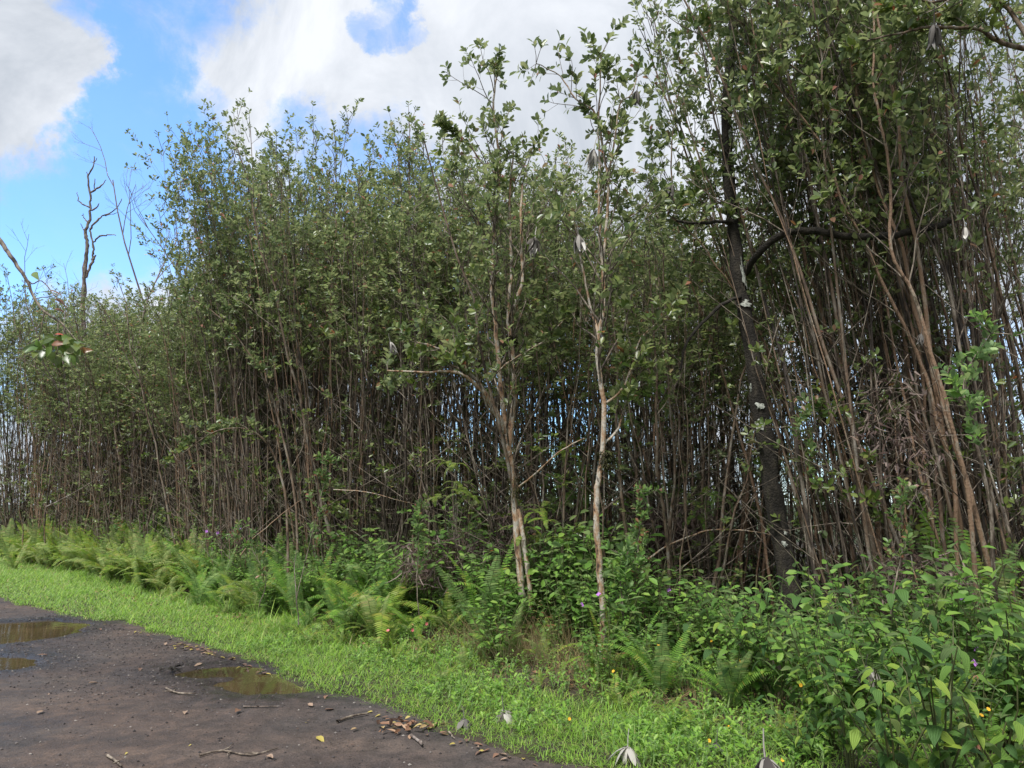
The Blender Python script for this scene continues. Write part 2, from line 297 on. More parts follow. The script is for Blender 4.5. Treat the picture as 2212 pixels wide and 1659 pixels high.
def ground_mat():
    m, nt, b, out = newmat('soil'); L = nt.links.new
    tc = nt.nodes.new('ShaderNodeTexCoord')
    n = nt.nodes.new('ShaderNodeTexNoise'); n.inputs['Scale'].default_value = 2.5; n.inputs['Detail'].default_value = 10; n.inputs['Roughness'].default_value = .7; L(tc.outputs['Object'], n.inputs['Vector'])
    r = ramp_node(nt, [(.3, (.018, .014, .009)), (.5, (.035, .027, .017)), (.7, (.06, .05, .026))]); L(n.outputs['Fac'], r.inputs[0]); L(r.outputs[0], b.inputs['Base Color'])
    b.inputs['Roughness'].default_value = .95
    bp = nt.nodes.new('ShaderNodeBump'); bp.inputs['Strength'].default_value = .8; bp.inputs['Distance'].default_value = .03; L(n.outputs['Fac'], bp.inputs['Height']); L(bp.outputs[0], b.inputs['Normal'])
    return m
M['soil'] = ground_mat()
def road_mat():
    m, nt, b, out = newmat('wet_dirt'); L = nt.links.new; N = nt.nodes.new
    tc = N('ShaderNodeTexCoord')
    def noise(s, d=6, r=.6, vec=None):
        n = N('ShaderNodeTexNoise'); n.inputs['Scale'].default_value = s; n.inputs['Detail'].default_value = d; n.inputs['Roughness'].default_value = r
        L(vec or tc.outputs['Object'], n.inputs['Vector']); return n
    n1 = noise(.55, 5, .55); n2 = noise(7, 8, .7); n3 = noise(70, 4, .7)
    mp = N('ShaderNodeMapping'); mp.inputs['Rotation'].default_value = (0, 0, -math.atan2(DV[1], DV[0])); mp.inputs['Scale'].default_value = (.35, 2.0, 1); L(tc.outputs['Object'], mp.inputs[0])
    n4 = noise(1.4, 5, .6, mp.outputs[0])
    base = ramp_node(nt, [(.34, (.045, .034, .030)), (.5, (.080, .057, .048)), (.64, (.12, .088, .070))]); L(n4.outputs['Fac'], base.inputs[0])
    big = ramp_node(nt, [(.42, (.060, .056, .056)), (.58, (.10, .070, .056))]); L(n1.outputs['Fac'], big.inputs[0])
    mx = N('ShaderNodeMixRGB'); mx.inputs[0].default_value = .5; L(base.outputs[0], mx.inputs[1]); L(big.outputs[0], mx.inputs[2])
    g2 = ramp_node(nt, [(.3, (.62, .62, .62)), (.5, (1, 1, 1)), (.66, (1.5, 1.45, 1.38))]); L(n2.outputs['Fac'], g2.inputs[0])
    m2 = N('ShaderNodeMixRGB'); m2.blend_type = 'MULTIPLY'; m2.inputs[0].default_value = 1; L(mx.outputs[0], m2.inputs[1]); L(g2.outputs[0], m2.inputs[2])
    g3 = ramp_node(nt, [(.3, (.5, .5, .5)), (.5, (1, 1, 1)), (.66, (1.2, 1.2, 1.2)), (.74, (2.2, 2.1, 2.0))]); L(n3.outputs['Fac'], g3.inputs[0])
    m3 = N('ShaderNodeMixRGB'); m3.blend_type = 'MULTIPLY'; m3.inputs[0].default_value = 1; L(m2.outputs[0], m3.inputs[1]); L(g3.outputs[0], m3.inputs[2])
    # damp margins round the puddles and in the grey patch: a wetness attribute of the mesh
    at = N('ShaderNodeAttribute'); at.attribute_name = 'wet'
    dk = N('ShaderNodeMixRGB'); dk.blend_type = 'MULTIPLY'; L(at.outputs['Fac'], dk.inputs[0]); L(m3.outputs[0], dk.inputs[1]); dk.inputs[2].default_value = (.50, .53, .60, 1)
    L(dk.outputs[0], b.inputs['Base Color'])
    rr = N('ShaderNodeMapRange'); rr.inputs['From Min'].default_value = .35; rr.inputs['From Max'].default_value = .65; rr.inputs['To Min'].default_value = .62; rr.inputs['To Max'].default_value = .95; L(n2.outputs['Fac'], rr.inputs[0])
    rs = N('ShaderNodeMath'); rs.operation = 'SUBTRACT'; L(rr.outputs[0], rs.inputs[0])
    wm = N('ShaderNodeMath'); wm.operation = 'MULTIPLY'; wm.inputs[1].default_value = .42; L(at.outputs['Fac'], wm.inputs[0]); L(wm.outputs[0], rs.inputs[1])
    L(rs.outputs[0], b.inputs['Roughness'])
    ad = N('ShaderNodeMath'); ad.operation = 'MULTIPLY_ADD'; ad.inputs[1].default_value = .35; L(n3.outputs['Fac'], ad.inputs[0]); L(n2.outputs['Fac'], ad.inputs[2])
    bp = N('ShaderNodeBump'); bp.inputs['Strength'].default_value = 1.0; bp.inputs['Distance'].default_value = .03; L(ad.outputs[0], bp.inputs['Height']); L(bp.outputs[0], b.inputs['Normal'])
    return m
M['road'] = road_mat()
def water_mat():
    m, nt, b, out = newmat('muddy_water'); L = nt.links.new; N = nt.nodes.new
    tc = N('ShaderNodeTexCoord'); n = N('ShaderNodeTexNoise'); n.inputs['Scale'].default_value = 1.5; n.inputs['Detail'].default_value = 4; L(tc.outputs['Object'], n.inputs['Vector'])
    r = ramp_node(nt, [(.35, (.050, .038, .018)), (.6, (.085, .062, .028))]); L(n.outputs['Fac'], r.inputs[0]); L(r.outputs[0], b.inputs['Base Color'])
    b.inputs['Roughness'].default_value = .03; b.inputs['IOR'].default_value = 1.33; b.inputs['Specular IOR Level'].default_value = .6
    n2 = N('ShaderNodeTexNoise'); n2.inputs['Scale'].default_value = 9; L(tc.outputs['Object'], n2.inputs['Vector'])
    bp = N('ShaderNodeBump'); bp.inputs['Strength'].default_value = .08; bp.inputs['Distance'].default_value = .01; L(n2.outputs['Fac'], bp.inputs['Height']); L(bp.outputs[0], b.inputs['Normal'])
    return m
M['water'] = water_mat()
for k, c in (('violet', (.42, .17, .55)), ('yellow', (.75, .42, .03)), ('pink', (.75, .18, .2))): M[k] = plain(k + '_petal', c, .6)

# ------------------------------------------------------------------ ground, road, puddles
def vnoise(x, y, seed=0):
    """smooth value noise"""
    xi = np.floor(x).astype(int); yi = np.floor(y).astype(int); xf = x - xi; yf = y - yi
    def h(a, b):
        k = (a * 374761393 + b * 668265263 + seed * 1442695) & 0x7fffffff
        k = ((k ^ (k >> 13)) * 1274126177) & 0x7fffffff
        return ((k ^ (k >> 16)) & 0xffff) / 65535.0
    u = xf * xf * (3 - 2 * xf); v = yf * yf * (3 - 2 * yf)
    return (h(xi, yi) * (1 - u) + h(xi + 1, yi) * u) * (1 - v) + (h(xi, yi + 1) * (1 - u) + h(xi + 1, yi + 1) * u) * v
def fbm(x, y, seed=0, o=4):
    s = 0; a = .5
    for k in range(o): s = s + a * vnoise(x * 2 ** k, y * 2 ** k, seed + k); a *= .5
    return s
def grid(xs, ys, zf):
    X, Y = np.meshgrid(xs, ys); Z = zf(X, Y); V = np.stack([X, Y, Z], -1).reshape(-1, 3)
    nx, ny = len(xs), len(ys); i = np.arange(ny - 1)[:, None] * nx + np.arange(nx - 1)[None]
    q = np.stack([i, i + 1, i + nx + 1, i + nx], -1).reshape(-1, 4)
    return V, q
# puddles: centre, half-length along and across the view, as ground ellipses (x, y, rx, ry)
PUD = []
for (x0, y0), (x1, y1), (xa, ya), (xb, yb), c in (
        ((-150, 1368), (160, 1366), (40, 1342), (40, 1396), 'far'), ((-120, 1435), (66, 1434), (-20, 1419), (-20, 1452), 'edge'),
        ((412, 1449), (545, 1448), (480, 1440), (480, 1458), 'slim'), ((495, 1474), (700, 1487), (590, 1454), (590, 1498), 'grass')):
    a, b_, c_, d_ = G(x0, y0), G(x1, y1), G(xa, ya), G(xb, yb)
    PUD.append(((a[0] + b_[0]) / 2, (c_[1] + d_[1]) / 2, (b_[0] - a[0]) / 2, abs(c_[1] - d_[1]) / 2))
def pud_mask(X, Y, grow=0.0):
    m = np.zeros_like(X) - 9.0
    for cx, cy, rx, ry in PUD:
        d = 1 - np.sqrt(((X - cx) / (rx + grow)) ** 2 + ((Y - cy) / (ry + grow)) ** 2)
        m = np.maximum(m, d * min(rx, ry) / .3)
    return m
def road_z(X, Y):
    m = pud_mask(X, Y)
    z = .035 * (fbm(X * .9, Y * .9, 3) - .47) + .018 * (fbm(X * 5, Y * 5, 9, 3) - .44) + .011 * (fbm(X * 22, Y * 22, 5, 2) - .38)
    far = np.clip((np.hypot(X, Y) - 16) / 10, 0, 1)
    z = z * (1 - far) * np.clip(1 - (m + .9) / .9, .25, 1)
    m = m + 1.1 * (fbm(X * 3.1, Y * 3.1, 81, 5) - .49)
    dip = np.clip((m + .35) / .5, 0, 1)
    z = z - .032 * dip * dip * (3 - 2 * dip)
    s = X * NV[0] + Y * NV[1]
    return z + .012
WATER_Z = -0.006
V, q = grid(np.arange(-14, 3.2, .045), np.arange(2.6, 15, .045), road_z)
def trim(V, q, keep):
    k = keep(V[q].mean(axis=1)); q = q[k]; u, inv = np.unique(q, return_inverse=True); return V[u], inv.reshape(q.shape)
def in_road(C):
    t = C[:, 0] * DV[0] + C[:, 1] * DV[1]; s = C[:, 0] * NV[0] + C[:, 1] * NV[1]
    return s < edge_s(t) + .35
V, q = trim(V, q, in_road)
mb = MB(); mb.add(V, q)
me = mb.mesh('road', [M['road']])
wet = np.clip((pud_mask(V[:, 0], V[:, 1], .22) + 1.1) / 1.2, 0, 1) ** 1.5
wet = np.clip(wet + .35 * np.clip((fbm(V[:, 0] * .8, V[:, 1] * 1.3, 21) - .5) * 5, 0, 1), 0, 1)
at = me.attributes.new('wet', 'FLOAT', 'POINT'); at.data.foreach_set('value', wet.astype(np.float32))
link('road', me, kind='structure', label='dark damp dirt road with puddles along the grass verge')
def coarse_sheet(name, t0, t1, s0, s1, zf, mat, step, label):
    ts = np.arange(t0, t1 + step, step); ss = np.arange(s0, s1 + step, step)
    T, S = np.meshgrid(ts, ss); P = T[..., None] * DV + S[..., None] * NV
    Z = zf(T, S, P[..., 0], P[..., 1]); V = np.concatenate([P, Z[..., None]], -1).reshape(-1, 3)
    nx, ny = len(ts), len(ss); i = np.arange(ny - 1)[:, None] * nx + np.arange(nx - 1)[None]
    q = np.stack([i, i + nx, i + nx + 1, i + 1], -1).reshape(-1, 4); m = MB(); m.add(V, q)
    return link(name, m.mesh(name, [mat]), kind='structure', label=label)
# the rest of the road, behind and beyond the finely modelled stretch, 4 cm lower so the two never share a plane
coarse_sheet('road_base', -40, 90, -1.6, 4.25, lambda T, S, X, Y: -.045 + 0 * T, M['road'], .5, 'damp dirt road running on to the left')
def verge_z(T, S, X, Y):
    e = S - edge_s(T)
    return np.clip(e * .5, -.05, .03) + .05 * np.clip((e - .5) / 2, 0, 1) + .06 * (fbm(X * .8, Y * .8, 33) - .45) * np.clip(e, 0, 1)
coarse_sheet('verge_ground', -14, 46, 3.6, 30, verge_z, M['soil'], .14 * 1.5, 'bare dark soil under the verge grass and the thicket')
m = MB(); V, q = grid(np.linspace(-1500, 1500, 21), np.linspace(-1500, 1500, 21), lambda X, Y: -.13 + 0 * X); m.add(V, q)
link('ground', m.mesh('ground', [plain('distant_growth', (.03, .045, .015), .95)]), kind='structure', label='dark green open ground around the thicket')
PL = ['large brown puddle at the far end of the road by the grass', 'brown puddle cut off by the picture edge', 'small slim muddy puddle with floating leaf beside the larger one', 'oval muddy puddle against the grass verge, reflecting grass']
for (cx, cy, rx, ry), lb in zip(PUD, PL):
    m = MB(); n = 40; a = np.arange(n) * 2 * math.pi / n
    V = np.stack([cx + (rx + .28) * np.cos(a), cy + (ry + .28) * np.sin(a), np.full(n, WATER_Z - .0015 * PUD.index((cx, cy, rx, ry)))], 1)
    if cx < -2.6 or True:
        V = np.vstack([V, [cx, cy, WATER_Z]]); f = np.stack([np.arange(n), (np.arange(n) + 1) % n, np.full(n, n)], 1); m.add(V, f)
    link('puddle_water', m.mesh('puddle_water', [M['water']]), kind='structure', label=lb)

def ground_h(x, y):
    t = x * DV[0] + y * DV[1]; s = x * NV[0] + y * NV[1]
    return float(verge_z(np.array(t), np.array(s), np.array(x), np.array(y)))

# pebbles and grit on the road
def scatter_ts(n, t0, t1, s0, s1, power=1.0):
    t = t0 + (t1 - t0) * rng.random(n) ** power; s = s0 + (s1 - s0) * rng.random(n); return t, s
n = 15000
t, s = scatter_ts(n, 1.2, 14, -1.0, 4.1, 1.3)
t2_ = 6.4 + 5.5 * rng.random(9000); s2_ = 2.2 + 2.0 * rng.random(9000) ** .7; t = np.concatenate([t, t2_]); s = np.concatenate([s, s2_])
P = t[:, None] * DV + s[:, None] * NV; ok = (P[:, 1] > 3.6) & (s < edge_s(t) + .05); P = P[ok]; n = len(P)
sz = .0028 + .011 * rng.random(n) ** 5; z = road_z(P[:, 0], P[:, 1]); keep = z > WATER_Z - .003; P, sz, z = P[keep], sz[keep], z[keep]; n = len(P)
oct_ = np.array([(1, 0, 0), (0, 1, 0), (-1, 0, 0), (0, -1, 0), (0, 0, .7), (0, 0, -.7)]); of = np.array([(0, 1, 4), (1, 2, 4), (2, 3, 4), (3, 0, 4), (1, 0, 5), (2, 1, 5), (3, 2, 5), (0, 3, 5)])
V = oct_[None] * sz[:, None, None] * (0.6 + .7 * rng.random((n, 6, 3))); V += np.stack([P[:, 0], P[:, 1], z + sz * .2], 1)[:, None]
m = MB(); m.add(V.reshape(-1, 3), (of[None] + (np.arange(n) * 6)[:, None, None]).reshape(-1, 3))
mg = leaf_mat('grit', [(0, (.02, .018, .018)), (.6, (.07, .06, .058)), (.9, (.16, .14, .13)), (1, (.3, .27, .24))], .8, 0.0, .3)
link('gravel', m.mesh('gravel', [mg], smooth=False), kind='stuff', label='grit and small stones strewn over the dirt road')

# ------------------------------------------------------------------ trees
def unit(v): v = np.asarray(v, float); return v / (np.linalg.norm(v) + 1e-9)
def rperp(d, g):
    v = g.normal(size=3); v -= d * (v @ d); return unit(v)
class Plant:
    def __init__(s, g, leafL=.07, leafW=.036): s.g = g; s.w = MB(); s.P = []; s.D = []; s.N = []; s.L = []; s.leafL = leafL; s.leafW = leafW
    def cluster(s, p, d, n, spread=.05, step=.02):
        """leaves in crossed pairs up a shoot tip"""
        g = s.g; u = rperp(d, g); w = np.cross(d, u)
        for k in range(n):
            a = k * 1.57 + (k // 2) * 1.1 + g.normal() * .3
            side = math.cos(a) * u + math.sin(a) * w
            dd = unit(d * (0.35 + .5 * g.random()) + side * .9 + np.array([0, 0, .15]))
            s.P.append(p - d * step * (n - k) * .7 + side * .004); s.D.append(dd)
            s.N.append(unit(np.cross(np.cross(dd, d), dd) + g.normal(size=3) * .35)); s.L.append(s.leafL * (.65 + .55 * g.random()))
    def shoot(s, p, d, L, r, nl, up=.35, side=3):
        g = s.g; pts = [p]; q = p; dd = d
        for k in range(3):
            dd = unit(dd + np.array([0, 0, up / 3]) + g.normal(size=3) * .12); q = q + dd * L / 3; pts.append(q)
        s.w.tube(pts, np.linspace(r, r * .45, 4), side)
        if nl: s.cluster(q, dd, nl)
        return pts
    def branch(s, p, d, L, r, nsh, nl, up=.3, sides=4, inner=.3):
        g = s.g; pts = [p]; q = p; dd = unit(d)
        for k in range(5):
            dd = unit(dd + np.array([0, 0, up / 5]) + g.normal(size=3) * .13); q = q + dd * L / 5; pts.append(q)
        pts = np.array(pts); s.w.tube(pts, np.linspace(r, r * .4, 6), sides)
        for k in range(nsh):
            u = inner + (1 - inner) * (k + g.random()) / nsh; x = min(u * 5, 4.999); i = int(x); b = pts[i] + (pts[i + 1] - pts[i]) * (x - i)
            bd = unit(pts[i + 1] - pts[i]); sd = unit(bd * .7 + rperp(bd, g) * .75 + np.array([0, 0, .2]))
            s.shoot(b, sd, L * (.16 + .22 * g.random()), r * .38, nl)
        s.cluster(q, dd, nl + 2)
        return pts
    def leaf_mb(s, mb, t, mat):
        if s.P: mb.leaves(np.array(s.P), np.array(s.D), np.array(s.N), np.array(s.L), np.array(s.L) * (s.leafW / s.leafL), t, mat)

def stand_variant(seed, H=8.0, nst=4, dens=1.0, fan=.10, tm=T4, low=True, leaf='guava', bark='bark', leafL=.071, sides=5, arch=0.0, dirn=None):
    """a clump of slender stems with rising branches: returns the trunk mesh and the crown mesh"""
    g = np.random.default_rng(seed); trunk = MB(); pl = Plant(g, leafL, leafL * .54)
    for k in range(nst):
        a = g.random() * 6.283; h = H * (.78 + .22 * g.random()) if k else H
        p = np.array([math.cos(a), math.sin(a), 0]) * (.05 + .42 * g.random())
        ln = fan * (.3 + g.random()); aa = a + g.normal() * .6 if dirn is None else dirn + g.normal() * .35
        nn = 14; z = np.linspace(-.1, h, nn); u = z / h
        wob = np.cumsum(g.normal(size=(nn, 2)) * .032, axis=0)
        off = (u * ln * h + arch * h * u ** 3)[:, None] * np.array([math.cos(aa), math.sin(aa)])[None]
        pts = np.column_stack([p[0] + off[:, 0] + wob[:, 0], p[1] + off[:, 1] + wob[:, 1], z])
        r0 = .008 + .018 * g.random() ** 2.0
        rad = r0 * (1 - .72 * np.clip(u, 0, 1)); trunk.tube(pts, rad, sides)
        nb = int(8 * dens)
        for j in range(nb):
            f = .50 + .48 * ((j + g.random()) / nb) ** .9
            x = min(f * (nn - 1), nn - 1.01); i = int(x); b = pts[i] + (pts[i + 1] - pts[i]) * (x - i)
            ax = unit(pts[i + 1] - pts[i]); d = unit(ax * (1.1 + .5 * g.random()) + rperp(ax, g) * (.55 + .5 * g.random()))
            L = (1.35 - .75 * f) * (.7 + .6 * g.random())
            pl.branch(b, d, L, r0 * (1 - .72 * f) * .6, int(3.2 + 2.6 * dens * g.random()), 4 + int(2.2 * g.random()), sides=3)
        if low:
            for j in range(5):
                f = .05 + .40 * g.random(); x = f * (nn - 1); i = int(x); b = pts[i] + (pts[i + 1] - pts[i]) * (x - i)
                d = unit(rperp(np.array([0, 0, 1.]), g) + np.array([0, 0, .5 * g.random()]))
                if g.random() < .36: pl.branch(b, d, .3 + .45 * g.random(), .005, 3, 4, sides=3)
                else: pl.shoot(b, unit(d + np.array([0, 0, .6])), .8 + 1.0 * g.random(), .006, 0)
        # the leading tip
        for j in range(4): pl.shoot(pts[-1] - np.array([0, 0, .1 * j]), unit(np.array([0, 0, 1.]) + rperp(np.array([0, 0, 1.]), g) * .5), .3, .006, 7)
    crown = pl.w; nb0 = crown.n
    pl.leaf_mb(crown, tm, 1)
    return trunk.mesh('guava_trunk', [M[bark]]), crown.mesh('guava_crown', [M['twig'], M[leaf]], smooth=True)

# ---- skyline of the stand (photo units) used to choose each tree's height where it stands
SKX = [-600, 0, 120, 230, 330, 430, 500, 540, 600, 670, 730, 770, 900, 1010, 1100, 1250, 1450, 1600, 1700, 1800, 1950, 2212, 2700]
SKY_ = [540, 575, 575, 620, 620, 590, 300, 190, 115, 130, 240, 255, 250, 245, 300, 345, 345, 430, 400, 300, 150, -20, -200]
def px_of(x, y):
    # column of a ground-level point about 5 m up
    v = Vector((x, y, 5 - CZ)); fwd = v.y * math.cos(PITCH) + v.z * math.sin(PITCH)
    return 1106 + F * v.x / fwd
def sky_height(x, y):
    p = px_of(x, y); py = np.interp(p, SKX, SKY_); v = ray(p, py); return CZ + v.z * y / v.y

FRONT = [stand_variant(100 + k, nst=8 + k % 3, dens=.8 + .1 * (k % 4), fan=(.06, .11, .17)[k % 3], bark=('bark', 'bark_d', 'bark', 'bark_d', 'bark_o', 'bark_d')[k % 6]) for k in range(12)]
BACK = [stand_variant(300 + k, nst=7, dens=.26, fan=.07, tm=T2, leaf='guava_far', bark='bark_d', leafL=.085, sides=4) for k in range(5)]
for k, (a, b) in enumerate(FRONT): a.name = 'stand_trunk'; b.name = 'stand_crown'

def place(meshes, x, y, H, rz, tilt, label, group, sxy=1.0, name='guava_tree', z=None):
    e = empty(name, (x, y, ground_h(x, y) if z is None else z), label, 'tree', group, rot=(tilt[0], tilt[1], rz), scale=(sxy, sxy, H / 8.0))
    link('trunk', meshes[0], e); link('crown', meshes[1], e)
    return e
GROUPS = [
    (lambda p: p < 330, 'slender leafy guava tree in the far stretch of thicket beside the road bend', 'guava trees of the far thicket on the left'),
    (lambda p: p < 760, 'slim brown guava tree in the tall dense clump behind the ferns', 'guava trees of the tall clump'),
    (lambda p: p < 1320, 'slim guava tree in the dense thicket behind the pale forked tree', 'guava trees behind the two pale trunks'),
    (lambda p: p < 1720, 'slim dark-stemmed guava tree in the shaded stand around the big black trunk', 'guava trees around the black trunk'),
    (lambda p: True, 'slim guava tree leaning over the leafy shrubs in the shaded thicket', 'leaning guava trees behind the shrubs')]
def group_of(x, y):
    p = px_of(x, y)
    for f, l, g in GROUPS:
        if f(p): return l, g
# rows parallel to the road, jittered
cand = []
srow = [6.9, 7.5, 8.15, 8.85, 9.6, 10.4, 11.3, 12.3]
for k, s0 in enumerate(srow):
    step = .62 + .06 * k
    t_hi = 27
    for t0 in np.arange(-5.5, t_hi, step):
        t = t0 + rng.normal() * .22; s = s0 + rng.normal() * .2
        if t > 14: s += .2
        if t < 6.2: s = s + .55                       # the stand is set back a little behind the two pale trees
        p = TS(t, s)
        if p[1] < 4.6 or (px_of(*p) > 1480 and p[1] < 7.9): continue
        if 1530 < px_of(*p) < 1790 and p[1] < 9.3: continue
        X = px_of(*p)
        if X < -160 or X > 2480: continue
        cand.append((np.hypot(*p), p[0], p[1], s))
cand.sort()
if len(cand) > 296:
    idx = np.linspace(0, len(cand) - 1, len(cand)); keep = [c for i, c in enumerate(cand) if i < 190] + [c for i, c in enumerate(cand[190:]) if i % max(1, int(math.ceil((len(cand) - 190) / 106))) == 0]
    rest = [c for c in cand if c not in keep]
else: keep, rest = cand, []
print('trees in front', len(keep), 'rest', len(rest))
g2 = np.random.default_rng(11)
from mathutils import Quaternion, Euler
LAND = [(60, 'under the hanging leafy tuft'), (150, 'left of the gnarled dead tree'), (230, 'below the gnarled dead tree'), (330, 'below the pinkish dead tree'), (420, 'at the outer edge of the tall clump'), (510, 'in the arching edge of the tall clump'), (600, 'below the highest crown of the tall clump'),
        (690, 'in the thick of the tall clump'), (780, 'at the inner edge of the tall clump'), (870, 'behind the long bare limb'), (960, 'behind the purplish dead fern heap'), (1060, 'just left of the forked pale tree'), (1150, 'behind the forked pale tree'), (1250, 'between the two pale trees'), (1340, 'behind the crooked pale tree'),
        (1430, 'just right of the crooked pale tree'), (1530, 'behind the drooping dark fern'), (1620, 'just left of the black trunk'), (1720, 'behind the black trunk'), (1820, 'just right of the black trunk'), (1920, 'behind the thickest orange stem'), (2030, 'behind the dead vine tangle'), (2130, 'behind the tall ferns'), (9999, 'at the right border')]
BK = ['brown', 'dark', 'brown', 'dark', 'orange-brown', 'dark']
USED = {}
for dist, x, y, s in keep:
    p = px_of(x, y)
    if 480 < p < 580: lean = -.12
    elif 560 <= p < 700: lean = -.04
    elif p > 1650: lean = -.10 - .08 * g2.random()
    else: lean = 0.0
    lean += g2.normal() * .035
    Hb = 7.6 + 1.9 * g2.random()
    fr = .84 + .14 * g2.random()
    if 500 < p < 690 and s < 8.4: Hb += .9; fr = .93 + .06 * g2.random()
    if p > 1840 and y < 9.2: Hb = 8.2 + 1.3 * g2.random()
    for it in range(3):
        hs = min(sky_height(x + math.sin(lean) * Hb, y), sky_height(x, y) + (.5 if lean < -.03 else .1), sky_height(x - .7, y) + .5, sky_height(x + .5, y) + .9); H = Hb if (p > 1840 and y < 9.2) else max(3.0, min(Hb, hs * fr - .45)); Hb = H
    k = int(g2.integers(12)); lab, grp = group_of(x, y)
    ht = 'tall ' if H > 8 else 'short ' if H < 6 else ''
    row = 'front-row' if s < 7.9 else 'second-row' if s < 9.4 else 'deep-set'
    ln = 'left-leaning' if lean < -.03 else 'right-leaning' if lean > .03 else 'upright'
    nst = 5 + k % 3
    lab = '%s %s %s%s-stemmed %s tree %s' % (row, ln, ht, ('eight', 'nine', 'ten')[k % 3], BK[k % 6], next(l for q_, l in LAND if p < q_))
    e = place(FRONT[k], x, y, H, 0, (0, 0), lab, grp, sxy=.95 + .3 * g2.random())
    e.rotation_mode = 'QUATERNION'
    e.rotation_quaternion = Quaternion((0, 1, 0), lean) @ Quaternion((1, 0, 0), (.05 if p > 1650 else .02) + g2.normal() * .02) @ Quaternion((0, 0, 1), g2.random() * 6.28)
# arching stands at the outer edge of the tall clump: their stems bow left over the lower trees
ARCH = [stand_variant(200 + k, nst=8, dens=1.15, fan=.09, arch=.05 + .03 * k, dirn=math.pi, bark=('bark', 'bark_d', 'bark')[k]) for k in range(3)]
for k, (px_, Y_, H_, rz_, lab) in enumerate([(505, 12.4, 6.5, .1, 'lowest arching guava tree bowing left out of the tall clump'), (530, 12.0, 7.0, -.1, 'arching guava tree second from the outer edge of the tall clump'), (560, 11.9, 7.7, .2, 'tall arching guava tree spreading over its lower bowed neighbours'),
        (590, 12.6, 8.4, 0, 'arching guava tree just left of the highest crown of the clump'), (520, 13.4, 6.9, -.3, 'arching guava tree behind the lowest bowed one'), (600, 11.6, 7.9, .3, 'front arching guava tree with its crown below the highest one'), (480, 13.2, 5.6, .2, 'short bowed guava tree reaching furthest left out of the clump')]):
    q_ = A(px_, 1120, Y_); e = place(ARCH[k % 3], q_[0], q_[1], H_, rz_, (0, 0), lab, 'guava trees of the tall clump')
# ---- the depth of the stand that reads as one mass
def joined(varis, spots, name, label, mats):
    mbj = MB()
    arrs = []
    for tr, cr in varis:
        for me, mo in ((tr, 0), (cr, 1)):
            pass
    data = []
    for tr, cr in varis:
        rows = []
        for me, mo in ((tr, 0), (cr, 1)):
            v = np.empty(len(me.vertices) * 3, np.float32); me.vertices.foreach_get('co', v)
            l = np.empty(len(me.loops), np.int32); me.loops.foreach_get('vertex_index', l)
            tt = np.empty(len(me.polygons), np.int32); me.polygons.foreach_get('loop_total', tt)
            mi = np.empty(len(me.polygons), np.int32); me.polygons.foreach_get('material_index', mi)
            st = np.concatenate([[0], np.cumsum(tt)[:-1]]); v = v.reshape(-1, 3)
            for c in (3, 4):
                sel = np.where(tt == c)[0]
                if len(sel): rows.append((v, l[st[sel][:, None] + np.arange(c)[None]], mi[sel] + mo))
        data.append(rows)
    for x, y, H, a, k in spots:
        c, s_ = math.cos(a), math.sin(a)
        for v, f, mi in data[k]:
            w = np.column_stack([v[:, 0] * c - v[:, 1] * s_ + x, v[:, 0] * s_ + v[:, 1] * c + y, v[:, 2] * H / 8])
            u, inv = np.unique(f, return_inverse=True)
            mbj.add(w[u], inv.reshape(f.shape), mi)
    return link(name, mbj.mesh(name, mats), kind='stuff', label=label)
spots = []
for dist, x, y, s in rest: spots.append((x, y, min(8.4, sky_height(x, y) * (.85 + .12 * g2.random())), g2.random() * 6.28, int(g2.integers(5))))
for s0 in (13.6,):
    for t0 in np.arange(-7, 30, 1.0):
        p = TS(t0 + rng.normal() * .3, s0 + rng.normal() * .3)
        if p[1] < 6 or not -150 < px_of(*p) < 2400: continue
        spots.append((p[0], p[1], min(8.2, sky_height(*p) * (.8 + .15 * g2.random())), g2.random() * 6.28, int(g2.integers(5))))
print('mass', len(spots))
for s0 in (15.0, 16.4, 17.8, 19.4):
    for t0 in np.arange(-9, 11, 1.15):
        p = TS(t0 + rng.normal() * .3, s0 + rng.normal() * .3)
        if p[1] < 6 or not 700 < px_of(*p) < 2450: continue
        spots.append((p[0], p[1], min(8.2, sky_height(*p) * (.75 + .15 * g2.random())), g2.random() * 6.28, int(g2.integers(5))))
joined(BACK, spots, 'thicket_mass', 'depth of the guava thicket seen as one mass of thin stems and leaves', [M['bark_d'], M['twig'], M['guava_far']])

